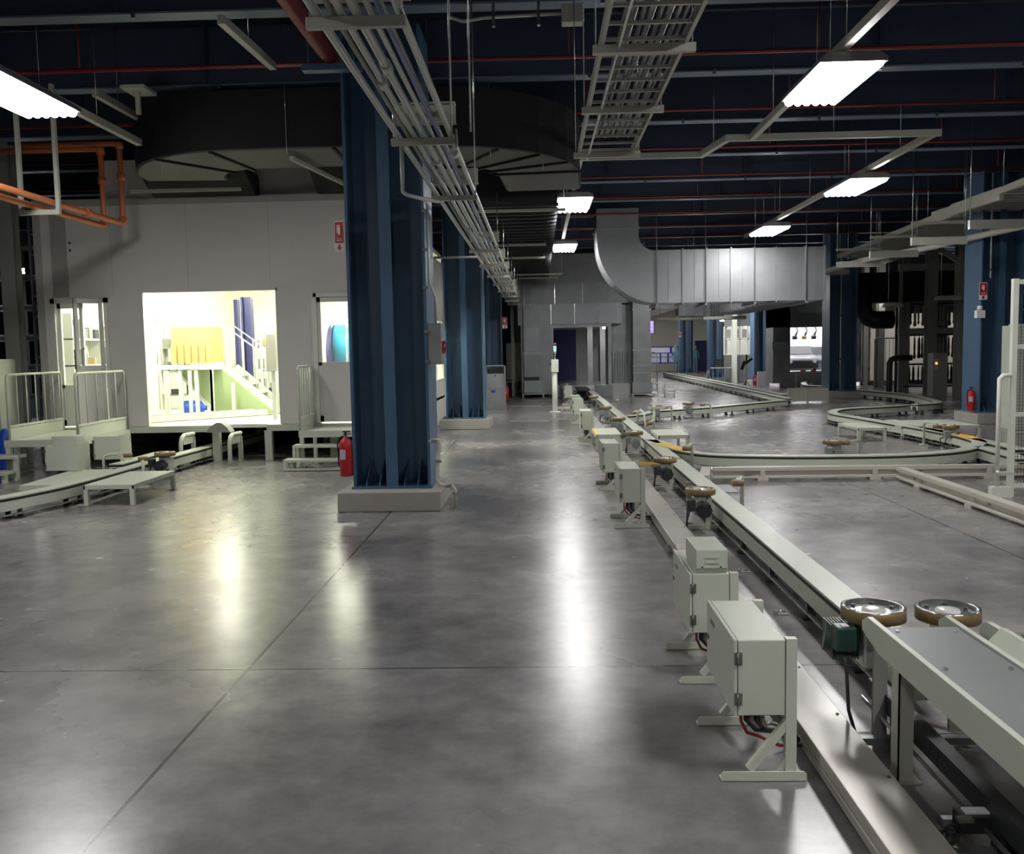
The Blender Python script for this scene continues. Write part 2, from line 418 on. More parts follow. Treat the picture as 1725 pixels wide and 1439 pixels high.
# isolator box with red handle, conduit and pipes on the near column
t = thing('isolator_box', 'grey electrical switch box on the near column side', 'electrical box', (-1.17, 10.35, 1.6))
B(-1.23, -1.08, 10.2, 10.48, 1.6, 2.06).build('casing', 'galvd', t, .006)
MB().cyl((-1.08, 10.34, 1.79), (-1.05, 10.34, 1.79), .05, 16).build('red_handle', 'fire', t)
B(-1.076, -1.05, 10.30, 10.38, 1.72, 1.86).build('lever', 'fire', t)
MB().tube([(-1.15, 10.35, 2.06), (-1.15, 10.35, 2.35), (-1.2, 10.25, 2.5), (-1.2, 10.2, 3.36)], .014, 8).build('conduit', 'pipe', t)
for z in (1.62, 1.95, 2.43, 2.84, 3.26): B(-1.26, -1.20, 10.145, 10.185, z, z+.03).build('clamp', 'steel', t)
t = thing('drain_pipe', 'pale drain pipe elbowing down over the near plinth', 'pipe', (-1.05, 10.2, 0))
MB().tube([(-1.24, 10.2, .74), (-1.17, 10.18, .76), (-1.12, 10.16, .74), (-1.12, 10.15, .66), (-1.14, 10.13, .6), (-1.15, 10.12, .32), (-1.13, 10.12, .27), (-1.05, 10.12, .25), (-.99, 10.12, .245), (-.96, 10.12, .21), (-.955, 10.12, .01)], .021, 10).build('bent_pipe', 'chan', t)
for c in ((-1.18, 10.16, .75), (-1.14, 10.13, .53), (-1.03, 10.12, .25), (-.955, 10.12, .16)):
    B(c[0]-.035, c[0]+.035, c[1]-.03, c[1]+.03, c[2]-.018, c[2]+.018).build('coupling', 'steel', t)
t = thing('emergency_light', 'white emergency light under the sign on the right column', 'lamp', (9.2, 19.7, 2.2))
B(9.14, 9.32, 19.6, 19.72, 2.22, 2.38).build('casing', 'paper', t, .01)
MB().lathe([(.04, 0), (.06, .03), (.05, .09), (.02, .1)], (9.23, 19.66, 2.38), 12).build('spot_head', 'paper', t)
t = thing('conduit_pipe', 'shiny vertical conduit on the right column face', 'pipe', (9.42, 19.7, 0))
MB().cyl((9.44, 19.68, 3.05), (9.44, 19.68, 5.2), .02, 8).build('pipe_run', 'pipe', t)
for z in (3.2, 3.9, 4.6): B(9.41, 9.47, 19.66, 19.71, z, z+.03).build('clamp', 'steel', t)
t = thing('conduit_pipe', 'thin grey conduit down the column before the car opening', 'pipe', (9.6, 29.75, 0))
MB().cyl((9.62, 29.78, .25), (9.62, 29.78, 4.6), .022, 8).build('pipe_run', 'pipe', t)
for z in (1.2, 2.6, 4.3): B(9.55, 9.69, 29.75, 29.80, z, z+.05).build('clamp', 'steel', t)

# ================================================================== HALL LAMPS on their wiring channels
def hall_lamp(x0, y0, label, m='lamp', z=4.4, n=6, w=.58, l=1.45):
    t = thing('ceiling_lamp', label, 'ceiling lamp', (x0+w/2, y0+l/2, z), 'hall fluorescent lamps')
    h = MB()
    h.prism([(x0-.03, z+.01), (x0+w+.03, z+.01), (x0+w+.03, z+.05), (x0+w-.04, z+.1), (x0+.04, z+.1), (x0-.03, z+.05)], 'y', y0-.03, y0+l+.03)
    h.build('housing', 'galvd', t)
    for i in range(n):
        xx = x0+(i+.5)*w/n
        MB().cyl((xx, y0, z), (xx, y0+l, z), w/n*.49, 10).build('tube', m, t)
    mm = MB(); mm.cyl((x0+w/2, y0+.2, z+.1), (x0+w/2, y0+.2, 6.05), .004, 5); mm.cyl((x0+w/2, y0+l-.2, z+.1), (x0+w/2, y0+l-.2, 6.05), .004, 5)
    mm.build('suspension_wire', 'steel', t)
    return t
hall_lamp(2.74, 9.1, 'large bright lamp at upper right, nearest of the lit lamps', l=1.36)
hall_lamp(5.13, 15.4, 'bright lamp at right behind the nearest one, middle of its row')
hall_lamp(5.13, 21.25, 'small lamp farthest away in the right row')
hall_lamp(.40, 16.6, 'rectangular lamp above the middle aisle, upper of two')
hall_lamp(.43, 23.9, 'rectangular lamp above the middle aisle, lower of two')
hall_lamp(-5.55, 8.65, 'bright lamp at the upper left edge of the picture')
# the same rows go on behind the camera and in the far hall
for x0, y0, lb in ((2.74, 1.6, 'lamp of the right row above the near conveyor'), (2.74, -4.6, 'lamp of the right row behind the camera'),
                   (-5.55, 1.5, 'lamp of the left row beside the camera'), (-1.0, -4.6, 'lamp over the aisle behind the camera'),
                   (8.3, 6.5, 'lamp over the floor outside the right edge')):
    hall_lamp(x0, y0, lb)
for x0, y0, lb in ((10.5, 46, 'far hall lamp over the desk'), (7.4, 50, 'far hall lamp behind the big duct'), (10.5, 56, 'far hall lamp over the workers'),
                   (7.2, 60, 'far hall lamp by the notice board'), (5.6, 40, 'far hall lamp above the distant track')):
    hall_lamp(x0, y0, lb, 'lampdim', 4.3)
hall_lamp(4.3, 27.3, 'added unseen lamp behind the big duct, nearer one, brightening the ribs', 'lamp', 4.2)  # added out of sight to brighten the duct ribs and portal side
hall_lamp(7.7, 39.6, 'added unseen lamp behind the big duct, brightening the office front', 'lamp', 4.2)  # added out of sight to brighten the corrugated office wall
hall_lamp(4.9, 44.0, 'added fill lamp beyond the big duct, above the distant rails', 'lamp', 4.2)  # added as fill light for the far hall

def channel(path, label, w=.075, h=.085, z=4.53, m='chan'):
    t = thing('wiring_channel', label, 'cable channel', (path[0][0], path[0][1], z), 'lamp wiring channels')
    MB().sweep([(-w/2, z), (w/2, z), (w/2, z+h), (-w/2, z+h)], path).build('channel', m, t)
    for a, b in zip(path[:-1], path[1:]):
        L = math.dist(a, b); n = max(1, int(L/2.2))
        for i in range(n):
            f = (i+.5)/n; MB().cyl((a[0]+(b[0]-a[0])*f, a[1]+(b[1]-a[1])*f, z+h), (a[0]+(b[0]-a[0])*f, a[1]+(b[1]-a[1])*f, 6.05), .005, 5).build('hanger_rod', 'steel', t)
    return t
channel([(2.95, -5), (2.95, 12.9)], 'pale channel carrying the nearest right lamp')
channel([(.62, 14.0), (2.45, 14.0), (2.62, 12.95), (5.5, 12.95)], 'pale channel crossing sideways with a stepped bend')
channel([(.66, 14.05), (.66, 26)], 'pale channel carrying the two aisle lamps')
channel([(5.42, 13.0), (5.42, 24.5)], 'pale channel carrying the two rear right lamps')
channel([(-5.24, -4), (-5.24, 12.3)], 'pale channel carrying the left lamp')
channel([gp(372, 40, 5.0)[:2], gp(460, 118, 5.0)[:2]], 'short pale channel above the black duct at left', z=5.0)
channel([gp(160, 162, 5.0)[:2], gp(235, 204, 5.0)[:2]], 'short dull channel behind the left lamp', z=5.0)
# conduit with junction box high over the aisle
t = thing('junction_box', 'beige junction box on a conduit under the first beam', 'electrical box', (.35, 9.5, 5.0))
B(.28, .5, 9.45, 9.6, 4.98, 5.16).build('casing', 'chan', t, .008)
MB().tube([(-.85, 9.5, 5.08), (-.7, 9.5, 5.03), (-.5, 9.5, 5.06), (.28, 9.5, 5.08)], .018, 8).build('conduit', 'pipe', t)
for x in (-.4, .05): B(x-.015, x+.015, 9.47, 9.53, 4.97, 5.2).build('clamp', 'steel', t)

# ================================================================== PIPE RACK along the columns
t = thing('pipe_rack', 'bundle of silver pipes on hangers running along the column tops', 'pipe rack', (-.85, 6, 3.3))
ZR = 3.30
for i, (x, r, zo, m) in enumerate(((-1.02, .022, .045, 'pipe'), (-.945, .014, .045, 'darksteel'), (-.90, .02, .045, 'pipe'), (-.83, .024, .045, 'pipe'), (-.765, .016, .05, 'pipe'),
                                   (-.715, .013, .045, 'hose'), (-.64, .02, .07, 'pipe'), (-.79, .02, .24, 'chan'), (-.94, .02, .24, 'pipe'), (-.70, .018, .24, 'pipe'))):
    MB().tube([(x, -5+k*2.0, ZR+zo) for k in range(20)], r, 10).build('silver_pipe' if m != 'hose' else 'blue_hose', m, t)
for i, y in enumerate((1.9, 4.45, 6.95, 9.5, 14.6, 17.1, 19.6, 22.1, 24.6, 27.1, 29.6, 32)):
    br = MB(); br.box(-1.07, -.60, y-.02, y+.02, ZR-.03, ZR+.022); br = br.build('lower_hanger_bar', 'chan', t, .003)
    mm = MB(); mm.box(-1.07, -.60, y+.14, y+.16, ZR+.05+.12, ZR+.30); mm.box(-1.07, -.60, y+.10, y+.20, ZR+.30, ZR+.31); mm.box(-1.07, -.60, y+.10, y+.20, ZR+.16, ZR+.17)
    mm.build('upper_hanger_bar', 'chan', t)
    mm = MB(); mm.cyl((-1.05, y, ZR), (-1.05, y, ZR+.4), .007, 6); mm.cyl((-.62, y, ZR), (-.62, y, 6.05 if y < 12 else 4.2), .009, 6)
    if i % 2 == 0 and y < 12: mm.cyl((-.52, y+.6, ZR+.2), (-.52, y+.6, 6.05), .009, 6)
    mm.build('hanger_rod', 'steel', t)
for x, y in ((-.90, 5.6), (-.83, 5.3), (-.83, 7.9), (-.66, 7.6), (-.90, 12.2), (-.77, 13.0)):
    MB().cyl((x, y-.06, ZR+.045), (x, y+.06, ZR+.045), .034, 10).build('coupling', 'pipe', t)
MB().tube([(-1.03, 7.2, ZR+.02), (-1.03, 7.2, 3.12), (-1.03, 7.2, 2.98), (-1.0, 7.2, 2.955), (-.93, 7.35, 2.955), (-.8, 7.6, 2.96)], .016, 8).build('drop_pipe', 'pipe', t)
MB().cyl((-.60, 7.02, ZR+.03), (-.585, 7.02, ZR+.03), .07, 20).build('round_gauge', 'galvd', t)
t = thing('wall_conduit', 'thin silver conduit crossing from column to column under the rack', 'pipe', (-1.2, 11.1, 0))
MB().cyl((-1.24, 11.1, 2.86), (-.72, 11.1, 2.86), .014, 8).build('pipe_run', 'pipe', t)

# large red main pipe beside the rack
t = thing('fire_main_pipe', 'thick dark red pipe above the left of the near column', 'pipe', (-2.08, 5, 4.75))
MB().cyl((-2.08, -4, 4.75), (-2.08, 9.55, 4.75), .085, 20).build('pipe_run', 'red', t)
m = B(-2.35, -1.75, 9.5, 9.62, 4.60, 4.66); m.box(-2.3, -2.28, 9.53, 9.58, 4.6, 5.25); m.box(-1.85, -1.83, 9.53, 9.58, 4.6, 5.25)
m.build('support_bracket', 'blue', t)

# ================================================================== LADDER TRAY with cables
t = thing('cable_ladder', 'cable ladder with a bundle of grey cables above the aisle', 'cable tray', (.67, 5, 3.6))
for x in (.42, .93): MB().box(x-.012, x+.012, -4, 9.1, 3.6, 3.68).build('side_rail', 'chan', t)
for i in range(46): B(.43, .92, -3.9+i*.285, -3.88+i*.285, 3.61, 3.63).build('rung', 'chan', t)
for y in (1.0, 3.2, 5.85, 7.3, 8.95): B(.36, .99, y-.025, y+.025, 3.55, 3.60).build('support_bar', 'chan', t)
for i in range(11):
    x = .52+i*.034
    MB().tube([(x+.01*math.sin(k*.9+i*2), -4+k*1.25, 3.645+.01*((i*7) % 3)) for k in range(11)], .015, 6).build('cable', 'galvd', t)
MB().cyl((.58, -4, 3.585), (.50, 9.2, 3.585), .009, 6).build('earth_wire', 'pipe', t)
for y in (5.85, 7.3, 8.95):
    for x in (.38, .97): MB().cyl((x, y, 3.6), (x, y, 6.05), .005, 5).build('hanger_rod', 'steel', t)

# ================================================================== BOOTH BUILDING
BY, BX0, BX1, BZ0, BZ1 = 15.0, -8.2, -2.5, .6, 4.22
t = thing('booth_building', 'pale grey panel booth raised on a steel frame, behind the near column', 'building', (-5.4, 15, 0))
w0, w1, wz0, wz1 = -6.5, -4.25, .60, 2.82
d0, d1, dz = -8.0, -7.05, 2.72
e0, e1 = -3.66, -2.72
m = MB()
T = .09
def fw(x0, x1, z0, z1): m.box(x0, x1, BY, BY+T, z0, z1)
fw(BX0, d0, BZ0, BZ1); fw(d0, d1, dz, BZ1); fw(d1, w0, BZ0, BZ1); fw(w0, w1, wz1, BZ1); fw(w1, e0, BZ0, BZ1); fw(e0, e1, 2.68, BZ1); fw(e1, BX1, BZ0, BZ1)
m.build('front_wall', 'panel', t)
m = MB()
for x in (-6.95, -5.7, -4.35): m.box(x-.003, x+.003, BY-.002, BY, 2.83 if x > -6.6 and x < -4.2 else 2.74, BZ1)
m.build('panel_joints', 'trimg', t)
m = MB()
m.box(BX0-.02, BX0+.1, BY-.02, BY, BZ0, BZ1); m.box(BX0-.02, BX1, BY-.02, BY, BZ1-.02, BZ1+.09)
m.build('corner_trim', 'trimg', t)
B(-7.95, -7.68, BY-.002, BY-.0005, 2.75, 4.15).build('wall_patch', mat('darker_wall_patch', (.36, .35, .32), .5), t)  # flat rectangle in a darker tone than the wall panel
# plinth beam and legs
m = MB(); m.box(BX0, -5.33, BY-.05, BY+.1, .49, .595); m.box(-4.5, BX1, BY-.05, BY+.1, .49, .595); m.build('floor_edge_beam', 'cream', t)
m = MB()
m.box(BX0, -5.3, BY+.1, 24, .54, .599); m.box(-4.55, BX1, BY+.1, 24, .54, .599); m.box(-5.3, -4.55, BY+.1, 24, .54, .599)
m.build('booth_floor', 'inside', t)
for x in (-8.0, -6.9, -5.35, -4.48, -3.4, -2.6): B(x-.06, x+.06, BY-.04, BY+.06, 0, .49).build('leg', 'cream', t)
for x, y in ((-4.0, 17), (-3.2, 17), (-4.0, 19), (-3.2, 19), (-5.4, 17.5)): B(x-.05, x+.05, y-.05, y+.05, 0, .54).build('inner_leg', 'darksteel', t)
B(BX0, BX0+.09, BY+T, 24, 0, BZ1).build('left_wall', 'inside', t)
B(BX0, BX1, 24, 24.1, 0, BZ1).build('rear_wall', 'inside', t)
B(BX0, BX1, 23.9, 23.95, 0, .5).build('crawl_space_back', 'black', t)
B(BX0, BX1, BY+T, 24, BZ1-.1, BZ1).build('roof', 'inside', t)
# side wall along the aisle with a window band
m = MB(); sx0, sx1 = BX1-.09, BX1
m.box(sx0, sx1, BY+T, 34, 0, 1.02); m.box(sx0, sx1, BY+T, 34, 2.5, 4.0)
for y in (BY+T, 17.2, 24.4, 27.2, 33.8): m.box(sx0, sx1, y, y+.2, 1.02, 2.5)
m.build('aisle_wall', 'panel', t)
m = MB()
for y in (18.8, 20.6, 22.4, 25.8, 28.9, 31): m.box(sx0, sx1+.01, y, y+.06, 1.02, 2.5)
m.box(sx0, sx1+.012, 17.4, 33.8, 1.0, 1.04); m.box(sx0, sx1+.012, 17.4, 33.8, 1.5, 1.53)
m.build('window_mullions', 'white', t)
B(sx0+.04, sx0+.05, 17.4, 33.8, 1.02, 2.5).build('window_glass', 'glass', t)
# upper storey step
m = MB(); m.box(-7.14, -3.2, BY+.15, BY+.25, BZ1+.08, 4.95); m.box(-7.14, -7.04, BY+.25, 20, BZ1+.08, 4.95); m.build('roof_parapet', 'panel', t)
B(BX0-.02, BX1, BY+.0, BY+.9, BZ1, BZ1+.08).build('roof_edge', 'trimg', t)
# window frame edges
m = MB(); m.box(w0, w0+.03, BY-.004, BY+T+.004, wz0, wz1); m.box(w1-.03, w1, BY-.004, BY+T+.004, wz0, wz1); m.box(w0, w1, BY-.004, BY+T+.004, wz1-.03, wz1)
m.build('opening_frame', 'panel', t)
m = MB(); m.cyl((-7.63, BY-.003, 3.62), (-7.63, BY, 3.62), .02, 10); m.cyl((-7.63, BY-.003, 3.50), (-7.63, BY, 3.50), .02, 10); m.build('bolt_holes', 'black', t)
# left doorway: fixed leaf + open leaf
fr = MB(); fr.box(d0, d0+.07, BY-.03, BY+T, .6, dz); fr.box(d1-.07, d1, BY-.03, BY+T, .6, dz); fr.box(d0, d1, BY-.03, BY+T, dz-.08, dz)
fr.build('left_door_frame', 'panel', t)
def door_leaf(x0, y0, x1, y1, z0, z1, glass_z, label, grey=False):
    dx, dy = x1-x0, y1-y0; L = math.hypot(dx, dy); dx /= L; dy /= L
    def q(a0, a1, za, zb, th=.04, mm=None):
        nx, ny = -dy*th/2, dx*th/2
        mm.prism([(x0+dx*a0-nx, y0+dy*a0-ny), (x0+dx*a1-nx, y0+dy*a1-ny), (x0+dx*a1+nx, y0+dy*a1+ny), (x0+dx*a0+nx, y0+dy*a0+ny)], 'z', za, zb)
    a = MB(); s_ = .055
    q(0, s_, z0, z1, .045, a); q(L-s_, L, z0, z1, .045, a); q(0, L, z1-.08, z1, .045, a); q(0, L, glass_z-.05, glass_z, .045, a); q(0, L, z0, z0+.1, .045, a)
    q(s_, L-s_, z0+.1, glass_z-.05, .03, a)
    o = a.build('door', 'panel' if grey else 'white', t, .0, label)
    g = MB(); q(s_, L-s_, glass_z, z1-.08, .008, g); g.build('glass_pane', 'glass', o)
    h = MB(); k = MB()
    hx, hy = x1-dx*.14, y1-dy*.14; nx, ny = dy, -dx
    k.tube([(hx, hy, z0+1.28), (hx+nx*.07, hy+ny*.07, z0+1.25), (hx+nx*.07, hy+ny*.07, z0+.95), (hx, hy, z0+.92)], .013, 8)
    k.build('pull_handle', 'black', o)
    return o
door_leaf(d0+.08, BY+.05, -7.5, BY+.05, .62, dz-.08, 1.30, 'white door leaf with two glass panes')
door_leaf(d1-.08, BY-.05, -7.42, BY-.42, .62, dz-.02, 1.62, 'grey door leaf standing ajar', True)
fr = MB(); fr.box(e0-.03, e0+.05, BY-.03, BY+T, .6, 2.72); fr.box(e1-.05, e1+.03, BY-.03, BY+T, .6, 2.72); fr.box(e0, e1, BY-.03, BY+T, 2.66, 2.72)
fr.build('right_door_frame', 'white', t)
door_leaf(e0+.05, BY+.03, e1-.05, BY+.03, .62, 2.66, 1.60, 'grey half glazed door beside the near column', True)

# lamps in the booth
for x, y, lb in ((-7.7, 16.0, 'over the left door'), (-6.0, 15.7, 'left of the wide opening'), (-4.75, 15.7, 'at the right of the wide opening'), (-3.2, 16.6, 'behind the half glazed door'),
              (-6.6, 18.8, 'in the middle of the booth'), (-4.2, 19.2, 'over the booth stairs'), (-5.4, 22.2, 'at the back of the booth'), (-3.0, 22, 'by the booth side windows')):
    o = thing('booth_lamp', 'bright fluorescent lamp ' + lb, 'ceiling lamp', (x, y, 3.3), 'booth lamps')
    B(x-.13, x+.13, y-.6, y+.6, 3.40, 3.46).build('housing', 'white', o)
    for dx in (-.05, .05): MB().cyl((x+dx, y-.58, 3.38), (x+dx, y+.58, 3.38), .022, 8).build('tube', 'lampb', o)
    m = MB(); m.cyl((x, y-.5, 3.46), (x, y-.5, 4.1), .006, 5); m.cyl((x, y+.5, 3.46), (x, y+.5, 4.1), .006, 5); m.build('suspension_wire', 'steel', o)

# ---- railings
def railing(p0, p1, z0, z1, label, nb=5, kick=.18, r=.016, m='cream', name='railing'):
    o = thing(name, label, 'railing', (p0[0], p0[1], z0), 'cream railings at the booth')
    a = Vector((p0[0], p0[1], 0)); b = Vector((p1[0], p1[1], 0)); d = (b-a).normalized()
    MB().tube([a+Vector((0,0,z0-.02)), a+Vector((0,0,z1-.06)), a+d*.02+Vector((0,0,z1-.02)), a+d*.06+Vector((0,0,z1)), b-d*.06+Vector((0,0,z1)), b-d*.02+Vector((0,0,z1-.02)), b+Vector((0,0,z1-.06)), b+Vector((0,0,z0-.02))], r*1.25, 8).build('outer_frame', m, o)
    for i in range(nb):
        p = a.lerp(b, (i+1)/(nb+1)); MB().cyl(p+Vector((0,0,z0+kick+.03)), p+Vector((0,0,z1)), r*.6, 6).build('baluster', m, o)
    MB().bar(a+Vector((0,0,z0+kick+.02)), b+Vector((0,0,z0+kick+.02)), .03, .03).build('lower_rail', m, o)
    if kick: MB().bar(a+Vector((0,0,z0+kick/2)), b+Vector((0,0,z0+kick/2)), .008, kick-.01).build('kick_plate', m, o)
    return o
# platform at left door
PZ = .56
o = thing('entry_platform', 'cream steel landing with steps under the left door', 'platform', (-7.6, 14.2, 0))
B(-7.86, -6.76, 13.2, 14.93, PZ-.04, PZ).build('deck', 'cream', o)
m = MB(); m.box(-7.86, -6.76, 13.2, 13.24, PZ-.1, PZ-.04); m.box(-6.8, -6.76, 13.2, 14.93, PZ-.1, PZ-.04); m.build('edge_frame', 'cream', o)
for x, y in ((-7.82, 13.25), (-6.8, 13.25), (-7.82, 14.88), (-6.8, 14.88)): B(x-.035, x+.035, y-.035, y+.035, 0, PZ-.04).build('leg', 'cream', o)
for i, z in enumerate((.16, .36)):
    B(-9.1+i*.0, -7.55, 12.62+i*.3, 12.92+i*.3, z-.045, z).build('step', 'cream', o)
    B(-7.61, -7.55, 12.66+i*.3, 12.72+i*.3, 0, z-.045).build('step_post', 'cream', o)
railing((-6.78, 13.25), (-6.80, 14.88), PZ, 1.52, 'cream railing at the right side of the left landing', 4)
railing((-7.80, 13.25), (-7.85, 14.88), PZ, 1.52, 'cream railing at the left side of the left landing', 5)
# platform at right door
o = thing('entry_platform', 'cream steel landing with three steps under the half glazed door', 'platform', (-3.2, 14.3, 0))
B(-3.72, -2.3, 14.0, 14.93, PZ-.04, PZ).build('deck', 'cream', o)
m = B(-3.72, -2.3, 14.0, 14.04, PZ-.1, PZ-.04); m.build('edge_frame', 'cream', o)
for x, y in ((-3.68, 14.04), (-2.34, 14.04), (-3.68, 14.88), (-2.34, 14.88)): B(x-.03, x+.03, y-.03, y+.03, 0, PZ-.04).build('leg', 'cream', o)
for i, (z, y) in enumerate(((.17, 13.55), (.36, 13.8))):
    B(-3.85+i*.08, -2.3, y, y+.25, z-.04, z).build('step', 'cream', o)
    m = MB(); xx = -3.83+i*.08
    for yy in (y+.02, y+.23): m.box(xx-.02, xx+.02, yy-.02, yy+.02, 0, z-.04); m.box(-2.36, -2.32, yy-.02, yy+.02, 0, z-.04)
    m.build('step_frame', 'cream', o)
B(-3.85, -2.3, 13.53, 13.56, .01, .04).build('base_bar', 'cream', o)
railing((-3.70, 14.03), (-3.70, 14.9), PZ, 1.55, 'cream railing left of the half glazed door', 5)

# ---- contents of the booth
IZ = .6
DX = -.42
o = thing('tan_crate', 'tan plank crate panel standing on the booth platform', 'crate', (-5.9, 17.6, 1.3))
m = B(DX-6.42, DX-5.62, 17.0, 17.5, 1.62, 2.28); m.build('upper_board', 'wood', o)
for i in range(6): B(DX-6.42+i*.134, DX-6.42+i*.134+.10, 16.96, 17.0, 1.60, 1.95).build('slat', 'wood', o)
o = thing('work_platform', 'cream raised platform on posts inside the booth', 'platform', (-6.0, 17.2, IZ))
B(-7.4, DX-5.55, 16.7, 17.9, 1.50, 1.57).build('deck', 'white', o)
m = MB()
for x in (-7.3, -6.87, -6.6, -6.3, -6.02): B(x-.03, x+.03, 16.72, 16.78, IZ, 1.50).build('post', 'white', o)
for x in (-7.0, -6.02): B(x-.03, x+.03, 17.8, 17.86, IZ, 1.50).build('post', 'white', o)
o = thing('sloping_sheet', 'pale green sloping sheet under the booth platform', 'panel', (-5.6, 17.5, IZ))
m = MB(); m.prism([(DX-6.4, 1.48), (DX-5.55, 1.48), (DX-4.6, .66), (DX-5.75, .64)], 'y', 17.2, 17.24); m.build('sheet', 'lime', o)
MB().bar((DX-6.4, 17.18, 1.45), (DX-5.7, 17.18, .66), .03, .05).build('edge_bar', 'white', o)
o = thing('booth_track', 'white raised track crossing the booth floor diagonally', 'track', (-5.6, 16.3, .6))
MB().bar((-6.9, 15.6, .66), (-4.9, 17.6, .66), .22, .10).build('track_bed', 'white', o)
MB().bar((-6.85, 15.75, .72), (-5.0, 17.65, .72), .04, .02).build('guide_strip', 'chan', o)
for q in range(5): xx = -6.62+q*.30; B(xx-.025, xx+.025, 16.18+q*.27, 16.23+q*.27, .6, 1.48-max(0, q-2)*.25).build('post', 'white', o)
o = thing('metal_stairs', 'white metal stairs with handrails inside the booth', 'stairs', (-5.1, 17.8, IZ))
for yy in (17.35, 17.95):
    MB().bar((DX-5.55, yy, 1.50), (DX-4.55, yy, .64), .03, .16).build('stringer', 'white', o)
    MB().tube([(DX-5.55, yy, 1.5), (DX-5.55, yy, 2.32), (DX-4.6, yy, 1.6), (DX-4.55, yy, 1.5), (DX-4.55, yy, .64)], .018, 8).build('handrail', 'white', o)
    for k in range(4): MB().cyl((DX-5.4+k*.22, yy, 1.38-k*.185), (DX-5.4+k*.22, yy, 2.2-k*.165), .011, 6).build('baluster', 'white', o)
for k in range(5): B(DX-5.5+k*.19, DX-5.28+k*.19, 17.37, 17.93, 1.34-k*.165, 1.36-k*.165).build('tread', 'white', o)
o = MB().lathe([(.06, 0), (.14, .03), (.15, .1), (.14, .12), (.15, .2), (.14, .34), (.05, .40), (.04, .44)], (0, 0, 0), 20).build('blue_drum', 'bluedrum'); tag(o, 'blue drum lying under the booth platform', 'drum')
o.rotation_euler = (0, PI/2, .2); o.location = (-6.72, 17.1, .76)
railing((-7.36, 16.74), (-6.92, 16.74), 1.57, 2.3, 'white railing on the booth platform left of the crate', 4, 0, .014, 'white')
railing((-3.55, 17.0), (-2.7, 17.0), .62, 2.35, 'white railing seen through the half glazed door', 6, 0, .016, 'white')
o = thing('cyan_tank', 'cyan and navy tank behind the half glazed door', 'tank', (-3.5, 17.8, .6))
MB().cyl((-3.95, 18.0, 1.9), (-3.2, 18.0, 1.9), .42, 24).build('shell', 'cyan', o)
MB().cyl((-4.05, 17.98, 1.75), (-3.96, 17.98, 1.75), .55, 24).build('end_cap', 'navy', o)
B(-3.9, -3.2, 17.8, 18.2, .6, 1.5).build('base', 'white', o)
o = thing('blue_post', 'dark blue steel post at the back of the booth', 'column', (-6.85, 21, .6)); B(-6.93, -6.85, 20.9, 21.1, .6, 3.0).build('post', 'navy', o)
o = thing('blue_post', 'dark blue steel post right of the booth stairs', 'column', (-6.1, 20, .6)); m = B(-6.48, -6.44, 20, 20.2, .6, 3.0); m.box(-6.30, -6.26, 20, 20.2, .6, 3.0); m.box(-6.44, -6.30, 20.08, 20.12, .6, 3.0); m.build('post', 'navy', o)
for x, y, lb, h in ((-7.72, 19.6, 'grey machine rack at the booth rear, left', 2.6), (-6.5, 22.4, 'grey machine rack at the booth rear, middle', 2.5), (-5.35, 19.0, 'white machine frame at the booth rear, right', 2.6), (-3.9, 20.5, 'machine rack behind the half glazed door', 2.5)):
    o = thing('machine_rack', lb, 'rack', (x, y, .6), 'racks inside the booth')
    for dx in (-.35, .35):
        for dy in (-.2, .2): B(x+dx-.025, x+dx+.025, y+dy-.025, y+dy+.025, .6, h).build('upright', 'white', o)
    for k in range(3):
        B(x-.37, x+.37, y-.22, y+.22, .9+k*.5, .93+k*.5).build('shelf', 'galvd', o)
        mc = random.choice(['darksteel', 'motor', 'dark', 'wood'])
        for q in range(4):
            if random.random() < .7: hh = random.uniform(.1, .32); B(x-.33+q*.17, x-.2+q*.17, y-.15, y+.1, .93+k*.5, .93+k*.5+hh).build('box', mc, o)
o = thing('door_side_board', 'tan board leaning just inside the left door', 'board', (-7.5, 15.9, .6)); B(-8.05, -7.9, 16.2, 16.24, .6, 1.75).build('sheet', 'wood', o)
o = thing('wall_shelf', 'white shelf with dark goods seen through the left door', 'shelf', (-7.95, 16.4, .6))
for z in (1.15, 1.6, 2.05): B(-8.10, -7.85, 15.35, 17.6, z, z+.03).build('shelf_board', 'white', o)
for y in (15.35, 16.4, 17.57): B(-8.10, -7.85, y, y+.03, .6, 2.5).build('upright', 'white', o)
for k in range(10):
    yy = 15.42+k*.21
    for z in (1.18, 1.63, 2.08):
        if random.random() < .75: B(-8.06, -7.9, yy, yy+random.uniform(.1, .17), z, z+random.uniform(.15, .34)).build('box', random.choice(['dark', 'motor', 'darksteel', 'carbody']), o)
o = thing('control_stand', 'beige control stand at the right of the wide opening', 'control stand', (-4.45, 16, .6))
B(-4.68, -4.61, 15.95, 16.03, .6, 2.2).build('post', 'white', o); B(-4.74, -4.56, 15.88, 15.98, 1.45, 2.1).build('panel_box', 'chan', o, .01)
o = thing('drive_hood', 'dark humped cover at the sill of the wide opening', 'cover', (-5.15, 14.85, .5))
m = MB(); m.prism([(-5.42, .50), (-5.02, .50), (-5.08, .59), (-5.16, .65), (-5.24, .66), (-5.34, .60)], 'y', 14.7, 14.93); m.build('hood', 'darksteel', o)
